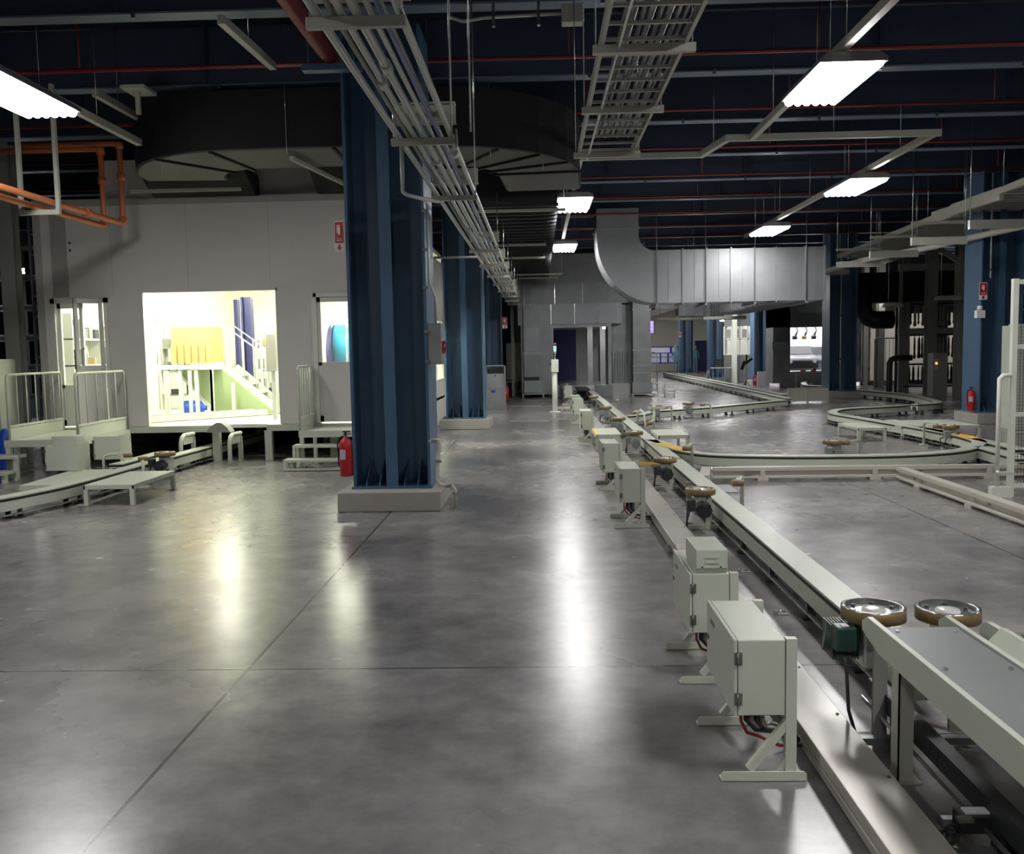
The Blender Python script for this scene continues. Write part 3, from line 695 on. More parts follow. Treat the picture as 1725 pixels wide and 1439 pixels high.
for x, lb in ((-5.70, 'cream guard arch at the left of the conveyor under the booth'), (-4.92, 'cream guard arch at the right of the conveyor under the booth')):
    o = thing('guard_arch', lb, 'guard', (x, 14.7, 0), 'guard arches under the booth')
    s_ = 1 if x < -5 else -1
    m = MB(); m.tube([(x, 14.35, .0), (x, 14.35, .36), (x+.0, 14.4, .44), (x, 14.5, .48), (x, 14.9, .47)], .035, 8); m.build('bent_tube', 'cream', o)
    MB().box(x-.012, x+.012, 14.45, 14.9, .33, .47).build('guard_plate', 'cream', o)
    B(x-.03, x+.03, 14.85, 14.91, 0, .42).build('post', 'cream', o)

# ================================================================== BLACK DUCT above the booth
t = thing('insulated_duct', 'huge black insulated duct arching above the booth and aisle', 'duct', (-2.4, 13, 4.4))
path = []
for a in range(0, 11): # left bend
    th = PI*1.0 - a/10*PI*.5; path.append((-3.9+1.5*math.cos(th)*1.0, 13.9+1.35*math.sin(-th)*1.0*1.0) if False else (-3.9-1.35*math.cos(a/10*PI/2), 14.0-1.35*math.sin(a/10*PI/2)))
path += [(-2.6, 12.62), (-1.5, 12.7)]
for a in range(1, 10): th = a/9*PI*.45; path.append((-1.5+1.55*math.sin(th), 14.25-1.55*math.cos(th)))
path.append((.12, 15.6))
W = .62; z0, z1 = 4.38, 5.14
MB().sweep([(-W, z0+.02), (W, z0+.02), (W, z1), (-W, z1)], path).build('duct_body', 'insul', t)
MB().sweep([(-W+.03, z0), (W-.03, z0), (W-.03, z0+.02), (-W+.03, z0+.02)], path).build('grey_underside', 'insul_under', t)
for k in (6, 9, 11, 12, 15, 17, 19, 21):
    p = Vector(path[k]); q = Vector(path[min(k+1, len(path)-1)]); r_ = Vector(path[k-1]); d = (q-r_).normalized(); n_ = Vector((d.y, -d.x))
    a = p+n_*(W+.02); b = p-n_*(W+.02)
    MB().bar((a.x, a.y, z0-.015), (b.x, b.y, z0-.015), .04, .03).build('joint_flange', 'insul', t)
for (x0, x1) in ((-6.15, -4.5), (-3.5, -2.6)):
    m = MB(); m.prism([(14.3, 4.62), (14.85, 4.30), (15.1, 4.30), (15.1, 4.60), (14.3, 4.95)], 'x', x0, x1); m.build('branch_duct', 'insul', t)
for x, y, lb, yy in ((-5.6, 12.9, 'a', 0), (-2.95, 12.5, 'b', 1)):
    pass
B(-6.35, -4.6, 14.45, 14.5, 4.30, 4.35).build('support_strut', 'chan', t)
MB().bar((-3.2, 12.2, 4.30), (-2.9, 14.6, 4.33), .05, .05).build('support_strut', 'chan', t)
m = MB()
for x, y in ((-5.2, 12.9), (-3.2, 12.0), (-4.2, 12.1), (.1, 13.4), (-.6, 12.4)): m.cyl((x, y, 4.3), (x, y, 6.05), .006, 5)
m.build('hanger_rod', 'steel', t)
# run of dark ribbed duct going back over the aisle
t = thing('ribbed_duct', 'dark ribbed duct running back over the aisle', 'duct', (-.7, 20, 4.2))
B(-1.2, .35, 16, 33, 4.25, 5.0).build('duct_body', 'insul_under' if False else 'dark', t)
m = MB()
for k in range(34): m.box(-1.22, .38, 16.1+k*.5, 16.16+k*.5, 4.20, 4.25)
m.build('ribs', 'dark', t)
for y, x0, x1 in ((16.2, -1.1, .5), (21.5, -1.0, .2), (24.5, -.9, .2), (30, -.7, .8), (31.5, -.7, .7)):
    o = thing('support_bar', 'pale strut below the dark ribbed duct, at %s' % {16.2: 'its near end', 21.5: 'its front third', 24.5: 'its middle', 30: 'its rear, upper', 31.5: 'its rear, lower'}[y], 'support bar', (x0, y, 4.1), 'struts below the ribbed duct')
    B(x0, x1, y-.025, y+.025, 4.12, 4.17).build('bar', 'chan', o)
    m = MB(); m.cyl((x0+.03, y, 4.17), (x0+.03, y, 6.05), .006, 5); m.cyl((x1-.03, y, 4.17), (x1-.03, y, 6.05), .006, 5); m.build('hanger_rod', 'steel', o)

# orange pipes + hanger frame at left
t = thing('orange_pipes', 'pair of orange pipes dropping in front of the booth top', 'pipe', (-6.4, 12, 3.9))
def opipe(x, y1, zl, zu, xe):
    MB().tube([(x, 4, zl), (x, y1-.06, zl), (x, y1-.01, zl+.02), (x, y1, zl+.07), (x, y1, zu-.07), (x-.02, y1, zu-.02), (x-.07, y1, zu), (xe, y1, zu)], .042, 12).build('pipe_run', 'orange', t)
    for z in (zl+.05, (zl+zu)/2+.1, zu-.03): MB().cyl((x, y1, z-.05), (x, y1, z+.05), .06, 12).build('fitting', 'orange', t)
opipe(-6.32, 14.1, 3.78, 4.98, -7.9); opipe(-6.52, 13.9, 3.72, 4.86, -8.1)
for y in (12.9,):
    MB().cyl((-6.32, y, 3.78), (-6.32, y+.12, 3.78), .065, 12).build('coupling', 'orange', t)
t = thing('pipe_hanger_frame', 'pale U shaped hanger holding the orange pipes', 'hanger', (-6.4, 12, 3.6))
x0, _, _ = at(33, 338, 11.9); x1, _, _ = at(100, 336, 11.9)
B(x0, x1, 11.87, 11.93, 3.60, 3.66).build('cross_bar', 'cream', t)
for x in (x0+.02, x1-.02): B(x-.025, x+.025, 11.88, 11.93, 3.66, 5.24).build('upright', 'cream', t)
t = thing('beam_bracket', 'small pale bracket hanging from a beam above the booth', 'bracket', (-4.9, 11.3, 4.9))
m = B(-5.15, -4.85, 11.6, 12.0, 5.08, 5.12); m.box(-5.03, -4.98, 11.75, 11.8, 4.8, 5.08); m.build('plate', 'cream', t)

# ================================================================== left edge: post, ladder, shelving
t = thing('steel_post', 'grey steel post left of the booth', 'column', (-9.0, 15, 0))
m = MB(); x, _, _ = at(22, 600, 15.0); m.box(x-.12, x+.12, 15, 15.02, 0, 5.25); m.box(x-.12, x+.12, 15.2, 15.22, 0, 5.25); m.box(x-.01, x+.01, 15.02, 15.2, 0, 5.25); m.build('post', 'darksteel', t)
XP = x
t = thing('cable_ladder', 'vertical cable ladder between the post and the booth', 'cable tray', (XP+.35, 15.3, 0))
for dx in (.22, .42): B(XP+dx-.015, XP+dx+.015, 15.3, 15.36, 0, 4.4).build('side_rail', 'galvd', t)
for k in range(12): B(XP+.22, XP+.42, 15.31, 15.34, .4+k*.34, .43+k*.34).build('rung', 'galvd', t)
for dx in (.27, .32, .37): MB().cyl((XP+dx, 15.37, .1), (XP+dx, 15.37, 4.6), .014, 6).build('cable', 'black', t)
for z in (1.4, 2.2, 3.0, 3.6):
    pass
t = thing('lattice_rack', 'pale lattice racking behind the post at the left edge', 'rack', (-10.5, 19, 0))
for i in range(5): B(-12.5+i*.85, -12.44+i*.85, 19, 19.06, 0, 4.6).build('upright', 'darksteel', t)
for k in range(6): B(-12.5, -9.0, 19, 19.05, .9+k*.62, .98+k*.62).build('beam', 'chan', t)
for i in range(4):
    for k in range(5):
        B(-12.4+i*.85, -11.72+i*.85, 19.1, 19.15, 1.02+k*.62, 1.50+k*.62).build('dark_panel', 'dark', t)
t = thing('grey_cabinet', 'pale cabinet partly visible at the left picture edge', 'cabinet', (-9.4, 14.2, 0))
B(-9.9, -8.6, 14.4, 14.9, 0, 1.75).build('casing', 'cream', t, .01); MB().cyl((-9.0, 14.65, 1.75), (-9.0, 14.65, 2.6), .06, 12).build('riser_pipe', 'cream', t)
t = thing('blue_cylinder', 'small blue cylinder behind the left steps', 'drum', (-8.3, 13.9, 0))
MB().lathe([(.11, 0), (.12, .02), (.12, .5), (.07, .6), (.03, .65)], (-8.5, 14.3, 0), 16).build('shell', 'bluedrum', t)
hall_lamp(-14.0, 24.0, 'distant lamp glimpsed at the left edge beside the booth', 'lamp', 4.1)

# ================================================================== CONVEYOR RAILS
RT = .25
def rail(path, label, feet=True, yellow=None, w=.2, smooth=True):
    p0 = path[0]
    t = thing('conveyor_rail', label, 'conveyor', (p0[0], p0[1], 0), 'floor conveyor rails')
    MB().sweep([(-w/2, RT-.015), (w/2, RT-.015), (w/2, RT), (-w/2, RT)], path).build('top_plate', 'cream', t)
    MB().sweep([(-w/2+.006, RT-.045), (w/2-.006, RT-.045), (w/2-.006, RT-.015), (-w/2+.006, RT-.015)], path).build('rubber_seal', 'black', t)
    MB().sweep([(-w/2+.0, RT-.15), (-w/2+.0, RT-.045), (w/2-.0, RT-.045), (w/2-.0, RT-.15), (w/2-.03, RT-.15), (w/2-.045, RT-.06), (-w/2+.045, RT-.06), (-w/2+.03, RT-.15)], path).build('side_channel', 'cream', t)
    MB().sweep([(-.035, RT-.16), (.035, RT-.16), (.035, RT-.062), (-.035, RT-.062)], path).build('inner_track', 'dark', t)
    MB().sweep([(-w/2-.03, .05), (-w/2-.0, .05), (-w/2-.0, .065), (-w/2-.03, .065)], path).build('air_line', 'steel', t)
    if feet:
        acc = .5
        for a, b in zip(path[:-1], path[1:]):
            L = math.dist(a, b)
            while acc < L:
                f = acc/L; x = a[0]+(b[0]-a[0])*f; y = a[1]+(b[1]-a[1])*f
                dx, dy = (b[0]-a[0])/L, (b[1]-a[1])/L; nx, ny = dy, -dx
                for s_ in (-1, 1):
                    m = MB()
                    px, py = x+nx*s_*.09, y+ny*s_*.09
                    m.box(px-.02, px+.02, py-.02, py+.02, .012, .105); m.box(px-.05, px+.05, py-.04, py+.04, 0, .012); m.cyl((px+.03, py, .01), (px+.03, py, .04), .012, 8)
                    m.build('foot', 'dark', t)
                acc += .95
            acc -= L
    return t
def arc(cx, cy, r, a0, a1, n=12): return [(cx+r*math.cos(math.radians(a0+(a1-a0)*i/n)), cy+r*math.sin(math.radians(a0+(a1-a0)*i/n))) for i in range(n+1)]
def smoothp(pts, n=5):
    out = []; P = [pts[0]]+list(pts)+[pts[-1]]
    for i in range(1, len(P)-2):
        for k in range(n):
            t_ = k/n; o = []
            for c in (0, 1):
                a, b, c_, d = P[i-1][c], P[i][c], P[i+1][c], P[i+2][c]
                o.append(.5*((2*b)+(-a+c_)*t_+(2*a-5*b+4*c_-d)*t_*t_+(-a+3*b-3*c_+d)*t_**3))
            out.append(tuple(o))
    out.append(pts[-1]); return out
XM = 1.785
rail([(XM, 4.35), (XM, 12.3)], 'straight conveyor rail nearest the camera, right of the cable duct')
rail([(XM, 12.45), (XM, 19.6)], 'straight conveyor rail in the middle, behind the yellow switch')
rail([(XM, 19.75), (XM, 33.4)], 'straight conveyor rail farthest back, entering the duct portal')
def z25(*pp): return [gp(px, py, RT)[:2] for px, py in pp]
loop = smoothp([(XM+.03, 14.9), (1.98, 13.9)]+z25((1150, 758), (1200, 764.5), (1300, 767), (1400, 767), (1500, 765.5), (1580, 761.5), (1625, 756), (1645, 749), (1648, 742), (1625, 735), (1600, 729.5), (1560, 722), (1500, 712), (1440, 702), (1404, 695.5), (1410, 690), (1440, 687), (1490, 684.5), (1525, 682)))
rail(loop, 'curved rail looping right from the yellow switch and doubling back')
# yellow painted plates at the switches
o = MB().sweep([(-.105, RT+.001), (.105, RT+.001), (.105, RT+.006), (-.105, RT+.006)], smoothp([(XM+.03, 14.3), (1.96, 13.8), (2.12, 13.2)])).build('switch_plate', 'yellow'); tag(o, 'yellow plate where the near curve leaves the straight rail', 'plate')
o = MB().sweep([(-.12, RT+.001), (.12, RT+.001), (.12, RT+.006), (-.12, RT+.006)], z25((1640, 739), (1622, 734), (1602, 730))).build('switch_plate', 'yellow'); tag(o, 'yellow plate on the outer bend at the right edge', 'plate')
r2 = [(XM+.12, 20.3), (2.3, 20.75)]+z25((1100, 692), (1200, 685), (1322, 673.5))
rail(smoothp(r2[:3])+r2[3:], 'rail branching right to the sharp corner in the middle distance')
rail(z25((1329, 671), (1240, 652), (1120, 628)), 'rail running back left from the sharp corner, nearer of the pair')
rail(z25((1322, 665), (1240, 648), (1140, 629)), 'rail running back left from the sharp corner, farther of the pair')
rail(smoothp(z25((1356, 648), (1356, 643.5), (1390, 641.5), (1420, 640))), 'short curved rail near the bright car opening')
rail(smoothp(z25((1356, 649), (1400, 651), (1440, 656), (1500, 661), (1540, 666), (1580, 677), (1540, 681))), 'rail sweeping right behind the second right column')
rail(z25((1652, 752), (1725, 772)), 'rail leaving the picture at the right edge behind the white fence')
rail(z25((1500, 707), (1640, 738), (1725, 757)), 'rail going right behind the outer bend')
# left conveyor
lp = smoothp([(-5.42, 18.0), (-5.5, 15.5), (-5.58, 13.6), (-5.62, 12.2), (-5.64, 11.2), (-5.75, 10.3), (-6.1, 9.4), (-6.9, 8.8), (-8, 8.6)])
rail(lp, 'curved conveyor rail at the left, coming from under the booth')
rail([(-5.98, 14.2), (-5.98, 12.7)], 'second rail behind the left conveyor')

# ---- drive units
def drive(x, y, label, near=False, side=1, post=None, motor='motor', flip=False, zt=.36, ang=0.0):
    """wheel left of the rail with a gearbox below; a counter roller on a post across the rail"""
    t = thing('friction_drive', label, 'drive unit', (x, y, 0), 'friction wheel drives along the rails')
    r = .145
    MB().lathe([(r-.012, -.03), (r, -.025), (r, .025), (r-.012, .03), (r-.028, .03), (r-.028, -.03)], (x, y, zt), 28).build('roller_rim', 'brown', t)
    hub = MB().lathe([(r-.03, -.015), (r-.03, .012), (.05, .014), (.045, .03), (.02, .032)], (x, y, zt), 28).build('hub', 'hubw', t)
    m = MB()
    for k in range(6):
        a = k*PI/3+.3; MB().cyl((x+.085*math.cos(a), y+.085*math.sin(a), zt+.012), (x+.085*math.cos(a), y+.085*math.sin(a), zt+.03), .013, 8).build('bolt', 'steel', hub)
    s = side
    m = MB(); m.box(x-.07, x+.05, y-.07, y+.07, zt-.22, zt-.03); m.build('gearbox', 'hubw', t, .015)
    MB().cyl((x, y, zt-.05), (x, y, zt-.01), .06, 14).build('gearbox_neck', 'dark', t)
    m = MB(); m.cyl((x+.0, y-.07, zt-.15), (x+.0, y-.25, zt-.15), .068, 18); m.cyl((x, y-.25, zt-.15), (x, y-.28, zt-.15), .055, 18)
    for k in range(8):
        a = k*PI/4; m.box(x+.07*math.cos(a)-.006, x+.07*math.cos(a)+.006, y-.24, y-.09, zt-.15+.07*math.sin(a)-.006, zt-.15+.07*math.sin(a)+.006)
    m.build('motor', motor, t)
    B(x-.13*s-.03, x-.13*s+.05, y-.22, y-.12, zt-.16, zt-.05).build('terminal_box', motor, t, .006)
    m = MB(); m.box(x+s*.06, x+s*.10, y-.04, y+.06, .0, zt-.05); m.box(x-.12, x+.16, y-.035, y+.055, 0, .03); m.box(x+s*.045, x+s*.06, y-.1, y+.12, zt-.2, zt-.06)
    m.build('mounting_stand', 'cream', t)
    MB().tube([(x-.13*s, y-.18, zt-.16), (x-.16*s, y-.2, zt-.25), (x-.15*s, y-.14, .05), (x-.2*s, y-.05, .015), (x-.3*s, y+.1, .012)], .008, 6).build('power_cable', 'black', t)
    MB().tube([(x-.03, y+.08, .2), (x-.11, y+.1, .16), (x-.12, y+.05, .04), (x-.05, y+.12, .02)], .01, 6).build('air_hose', 'dark', t)
    return t
def roller_arm(px, py, rx, ry, label, zt=.36, hi=.38):
    t = thing('counter_roller', label, 'roller arm', (px, py, 0), 'counter rollers on posts')
    MB().tube([(px, py, .012), (px, py, hi-.05), (px+(rx-px)*.12, py+(ry-py)*.12, hi-.012), (px+(rx-px)*.3, py+(ry-py)*.3, hi), (px+(rx-px)*.75, py+(ry-py)*.75, hi)], .021, 10).build('bent_post', 'cream', t)
    B(px-.06, px+.06, py-.05, py+.05, 0, .014).build('foot_plate', 'cream', t)
    MB().cyl((rx, ry, zt-.028), (rx, ry, zt+.028), .062, 18).build('roller', 'brown', t)
    MB().bar((px+(rx-px)*.6, py+(ry-py)*.6, hi-.0), (rx, ry, hi-.0), .05, .03).build('bracket', 'cream', t)
    return t
names = ['beside the second cabinet stand, nearest along the straight rail', 'just before the near yellow switch', 'right behind the yellow switch', 'where the branch rail leaves the straight', 'farthest back along the straight rail']
dr = [(8.80, 'nearest friction wheel on the straight rail, amber rim over a black motor', 'dark'), (11.3, 'friction wheel just before the yellow switch', 'dark'),
      (14.95, 'friction wheel at the yellow switch with a big grey motor', 'motor'), (18.0, 'friction wheel behind the white bridge plates', 'motor'), (21.4, 'farthest friction wheel on the straight rail', 'motor'),
      (26.2, 'dark drive wheel in front of the duct portal', 'dark')]
for y, lb, mo in dr: drive(XM-.26, y, lb, motor=mo)
for (px, py), (rx, ry), lb in (((2.11, 9.66), (1.99, 9.3), 'roller arm opposite the nearest friction wheel'), ((2.12, 12.9), (1.99, 12.55), 'roller arm just before the near curve'),
                               ((2.13, 17.3), (1.99, 16.8), 'roller arm beside the right bridge plate'), ((2.10, 19.9), (1.98, 19.5), 'roller arm by the branch of the rail'), ((2.08, 24.2), (1.97, 23.9), 'roller arm farthest back on the straight rail')):
    roller_arm(px, py, rx, ry, lb)
for (wx, wy), lb in (((2.72, 21.65), 'friction wheel at the left on the branch rail'), ((3.6, 22.4), 'friction wheel at the right on the branch rail')):
    drive(wx, wy, lb)
roller_arm(3.02, 21.2, 2.85, 21.0, 'roller arm at the left on the branch rail'); roller_arm(4.05, 21.95, 3.85, 21.9, 'roller arm at the right on the branch rail')
x, y, _ = gp(1404, 745, .36); drive(x, y, 'friction wheel inside the big near curve', motor='motor')
x, y, _ = gp(1449, 783, 0); x2, y2, _ = gp(1424, 746, .36); roller_arm(x, y-.0, x2, y2, 'roller arm in front of the big near curve', hi=.36)
x, y, _ = gp(1600, 719, .36); drive(x, y, 'friction wheel at the yellow plate near the right edge', motor='motor')
x, y, _ = gp(1556, 749, 0); x2, y2, _ = gp(1578, 719, .36); roller_arm(x, y, x2, y2, 'roller arm left of the right edge yellow plate', hi=.40)
x, y, _ = gp(275, 763, .34); drive(-5.36, 12.9, 'friction wheel with a black motor on the left conveyor', motor='dark')
roller_arm(-6.18, 12.75, -5.85, 12.8, 'roller arm left of the left conveyor drive'); 
roller_arm(-5.33, 12.1, -5.42, 12.3, 'short roller arm on the near side of the left conveyor', hi=.33)

# tall plain posts of the far switch
t = thing('guide_post', 'pale T shaped guide post right of the straight rail', 'post', (2.2, 17.8, 0)); MB().cyl((2.2, 17.8, 0), (2.2, 17.8, .62), .024, 10).build('post', 'cream', t); B(2.09, 2.42, 17.77, 17.83, .56, .60).build('arm', 'cream', t)
t = thing('guide_hoop', 'pale bent hoop beside the right bridge plate', 'hoop', (2.1, 18.5, 0)); MB().tube([(2.0, 18.9, 0), (2.0, 18.9, .42), (2.04, 18.75, .48), (2.1, 18.6, .42), (2.12, 18.5, 0)], .02, 8).build('tube', 'cream', t)
t = thing('guide_post', 'thin steel post at the end of the beige duct', 'post', (2.02, 11.0, 0)); m = MB(); m.cyl((2.04, 11.0, 0), (2.04, 11.0, .3), .014, 8); m.box(1.99, 2.09, 10.95, 11.05, 0, .01); m.build('post', 'steel', t)
t = thing('yellow_arm', 'yellow bar across the duct at the near switch', 'bar', (1.4, 12.3, .2)); m = MB(); m.bar((1.2, 12.4, .18), (1.66, 12.25, .2), .03, .03); m.bar((1.66, 12.25, .2), (1.7, 12.5, .26), .03, .03); m.box(1.24, 1.27, 12.37, 12.40, 0, .18); m.build('bar', 'yellow', t)
t = thing('bare_bracket', 'galvanised upright bracket between duct and straight rail', 'bracket', (1.62, 10.05, 0)); m = MB(); m.box(1.58, 1.64, 10.0, 10.03, 0, .27); m.box(1.54, 1.68, 9.96, 10.07, 0, .01); m.build('plate', 'steel', t)

# ================================================================== CABLE DUCT along the aisle
def duct_seg(y0, y1, label, x0=1.10, x1=1.31):
    t = thing('cable_duct', label, 'cable duct', ((x0+x1)/2, y0, 0), 'floor cable duct sections')
    MB().prism([(x0+.004, .015), (x1-.004, .015), (x1-.004, .105), (x0+.004, .105)], 'y', y0+.002, y1-.002).build('channel_body', 'trough', t)
    m = MB(); m.prism([(x0-.002, .10), (x0-.002, .118), (x1+.002, .118), (x1+.002, .10)], 'y', y0+.003, y1-.003); m.build('lid', 'trough', t, .003)
    m = MB()
    for k in range(int((y1-y0)/.6)+1):
        yy = y0+.18+k*.6
        if yy < y1-.05: m.cyl((x1-.02, yy, .118), (x1-.02, yy, .123), .007, 8)
    m.build('screw', 'dark', t)
    m = MB()
    for yy in (y0+.3, y1-.3): m.box(x0-.03, x1+.03, yy-.03, yy+.03, 0, .015); m.box(x0-.03, x0-.0, yy-.02, yy+.02, .015, .06)
    m.build('foot', 'trough', t)
    m = MB(); m.prism([(x0+.002, .045), (x0-.002, .05), (x0-.002, .056), (x0+.002, .06)], 'y', y0+.01, y1-.01); m.build('side_groove', 'trough', t)
segs = [(.8, 4.72), (4.72, 7.5), (7.5, 11.9), (11.9, 16.2), (16.2, 20.5), (20.5, 26), (26, 32)]
sl = ['nearest section of cable duct, glossy, running out of the picture bottom', 'second section of cable duct, beside the cabinet with a top box', 'third section of cable duct, with a bright glare', 'fourth section of cable duct, by the bridge plate',
      'fifth section of cable duct, behind the bridge plate', 'sixth section of cable duct, by the small far cabinets', 'last section of cable duct before the portal']
for (a, b), lb in zip(segs, sl): duct_seg(a, b, lb)

# ---- control cabinets on stands
def cabinet(y0, label, top=False, x0=.76, L=.58, zb=.27, zt=.58, dep=.2, mirror=False, cables=True):
    t = thing('control_cabinet', label, 'control cabinet', (x0+dep/2, y0+L/2, 0), 'control cabinets on stands')
    B(x0+.012, x0+dep, y0, y0+L, zb, zt).build('body', 'cream', t, .004)
    d = B(x0-.006, x0+.009, y0-.002, y0+L+.002, zb-.003, zt+.003).build('door', 'cream', t, .004)
    B(x0-.0075, x0-.0055, y0+L*.68, y0+L*.84, zt-.075, zt-.055).build('name_plate', 'hinge', d)
    MB().cyl((x0-.012, y0+L*.93, (zb+zt)/2), (x0-.004, y0+L*.93, (zb+zt)/2), .012, 10).build('lock', 'hinge', d)
    for z in (zb+.045, zt-.10):
        m = MB(); m.box(x0-.003, x0+.028, y0-.008, y0-.001, z, z+.05); m.cyl((x0+.0105, y0-.008, z), (x0+.0105, y0-.008, z+.05), .005, 8); m.build('hinge', 'hinge', t)
    xb = x0+dep
    B(xb, xb+.01, y0+.04, y0+L-.04, zb+.0, zt-.02).build('back_plate', 'cream', t, .002)
    for yy in (y0-.004, y0+L-.031):
        o = MB(); o.box(xb+.002, xb+.045, yy, yy+.035, .0, zt+.004)
        o.bar((xb+.02, yy+.018, zb-.02), (x0+.06, yy+.018, .045), .03, .03)
        o.bar((xb-.03, yy+.018, .02), (xb+.03, yy+.018, .12), .018, .018)
        o.build('stand_post', 'cream', t)
        o = MB(); o.prism([(x0-.055, .004), (xb+.085, .004), (xb+.085, .032), (xb+.075, .042), (x0-.045, .042), (x0-.055, .032)], 'y', yy-.006, yy)
        o.box(x0-.055, xb+.085, yy, yy+.05, 0, .005); o.cyl((x0-.03, yy+.03, 0), (x0-.03, yy+.03, .02), .009, 8)
        o.build('foot', 'cream', t)
    if cables:
        MB().tube([(x0+.05, y0+.12, zb+.01), (x0+.05, y0+.12, zb-.07), (x0+.08, y0+.14, zb-.13), (x0+.14, y0+.2, zb-.17), (x0+.24, y0+.24, .04), (x0+.34, y0+.26, .03)], .007, 8).build('red_cable', 'red', t)
        for k in range(4):
            MB().tube([(x0+.08+k*.022, y0+.15, zb+.01), (x0+.08+k*.022, y0+.16, zb-.08), (x0+.13+k*.02, y0+.2+k*.02, zb-.14-k*.01), (x0+.22, y0+.25+k*.03, zb-.17), (x0+.33, y0+.27+k*.03, .05)], .012, 8).build('grey_cable', 'darksteel' if k % 2 else 'dark', t)
    if top:
        o = MB(); o.prism([(y0+.02, zt), (y0+.30, zt), (y0+.34, zt+.03), (y0+.34, zt+.125), (y0-.02+.02, zt+.125), (y0-.0, zt+.03)], 'x', x0+.03, x0+.19)
        o = o.build('top_box', 'cream', t, .003)
        m = MB()
        for z in (.055, .082): m.box(x0+.075, x0+.145, y0-.005, y0+.001, zt+z, zt+z+.010)
        m.build('vent_louvre', 'cream', o)
        for xx in (.06, .155): MB().cyl((x0+xx, y0-.004, zt+.036), (x0+xx, y0, zt+.036), .005, 8).build('screw', 'dark', o)
    return t
cabinet(3.6, 'large cream control cabinet on an A-frame stand, nearest the camera')
cabinet(4.68, 'cream control cabinet with a vented box on top, second in line', True)
cabinet(8.85, 'cream control cabinet on a stand, third in line, beside the nearest friction wheel', zb=.25)
cabinet(11.25, 'cream control cabinet standing in front of the left bridge plate', zb=.22)
cabinet(17.2, 'cream control cabinet directly behind the left bridge plate', zb=.22)
cabinet(21.3, 'small cream cabinet, front one of a close pair', zb=.22, cables=False)
cabinet(22.7, 'small cream cabinet, rear one of a close pair', zb=.22, cables=False)
cabinet(28.6, 'farthest small cream cabinet before the duct portal', zb=.22, cables=False)
# the pair at left
def cabinet_l(px0, py0, px1, py1, Y, label, top=False):
    a = at(px0, py0, Y); b = at(px1, py1, Y); x0, x1, zt, zb = a[0], b[0], a[2], b[2]
    t = thing('control_cabinet', label, 'control cabinet', ((x0+x1)/2, Y, 0), 'control cabinets on stands')
    B(x0+.012, x1, Y, Y+.32, zb, zt).build('body', 'cream', t, .004)
    d = B(x0-.004, x0+.01, Y-.002, Y+.322, zb, zt).build('door', 'cream', t, .003)
    for z in (zb+.04, zt-.1): B(x0-.02, x0+.012, Y-.008, Y-.002, z, z+.05).build('hinge', 'hinge', t)
    B(x1, x1+.015, Y-.01, Y+.34, zb-.06, zt+.02).build('back_plate', 'cream', t)
    for yy in (Y+.03, Y+.27):
        m = B(x1-.01, x1+.04, yy, yy+.04, 0, zb); m.bar((x1, yy+.02, zb-.03), (x0+.05, yy+.02, .03), .03, .03); m.box(x0, x1+.08, yy, yy+.04, 0, .03); m.build('stand_leg', 'cream', t)
    m = MB()
    for k in range(4): m.tube([(x0+.12+k*.04, Y+.1, zb), (x0+.12+k*.04, Y+.1, zb-.07), (x0+.2+k*.04, Y+.15, .05)], .01, 6)
    m.build('cables', 'dark', t)
    if top:
        o = B(x0+.08, x1-.02, Y+.04, Y+.28, zt, zt+.13).build('top_box', 'cream', t, .006)
        m = MB()
        for z in (.05, .08): m.box(x0+.12, x0+.24, Y+.032, Y+.041, zt+z, zt+z+.012)
        m.build('vent_louvre', 'cream', o)
cabinet_l(75, 752, 131, 793, 12.35, 'cream cabinet with a vented top box left of the left conveyor', True)
cabinet_l(157, 736, 203, 774, 13.0, 'cream cabinet with a rounded back plate beside the left conveyor drive')

# ---- bridge plates / low tables
def low_table(x0, x1, y0, y1, z, label, yellow=False, skirt=.05, legs=True):
    t = thing('low_table', label, 'low table', ((x0+x1)/2, (y0+y1)/2, 0), 'low step tables over the rails')
    B(x0, x1, y0, y1, z-.012, z).build('top', 'cream', t, .002)
    m = MB(); m.box(x0, x1, y0, y0+.02, z-skirt, z-.012); m.box(x0, x1, y1-.02, y1, z-skirt, z-.012); m.box(x0, x0+.02, y0, y1, z-skirt, z-.012); m.box(x1-.02, x1, y0, y1, z-skirt, z-.012); m.build('skirt', 'cream', t)
    if legs:
        for x in (x0+.025, x1-.025):
            for y in (y0+.025, y1-.025):
                l = B(x-.025, x+.025, y-.025, y+.025, 0.008, z-skirt).build('leg', 'cream', t)
                B(x-.05, x+.04, y-.03, y+.03, 0, .008).build('foot_plate', 'steel', l)
    if yellow:
        B(x0-.0, x0+.05, y0, y1, z, z+.002).build('yellow_edge', 'yellow', t)
    return t
low_table(-5.40, -4.80, 10.6, 11.85, .25, 'white low table on four legs in front of the left conveyor')
t = thing('floor_plate', 'wide flat cream plate lying behind the left conveyor curve', 'plate', (-6.6, 11.3, 0))
m = MB(); m.prism([(-6.40, 11.0), (-5.86, 11.0), (-5.84, 12.5), (-6.5, 12.5)], 'z', .14, .2); m.build('top', 'cream', t)
m = MB()
for x, y in ((-6.32, 11.1), (-5.95, 11.1), (-6.4, 12.3), (-5.95, 12.3)): m.box(x-.03, x+.03, y-.03, y+.03, 0, .14)
m.build('leg', 'cream', t)
low_table(.94, 1.38, 15.6, 16.9, .28, 'cream bridge plate with a yellow edge, left of the straight rail', True, .06)
low_table(1.95, 2.46, 15.2, 16.3, .29, 'cream bridge plate right of the straight rail', False, .06)
x, y, _ = gp(1392, 709, .25); low_table(5.62, 6.12, 16.4, 17.5, .25, 'white low table with legs inside the right loop')
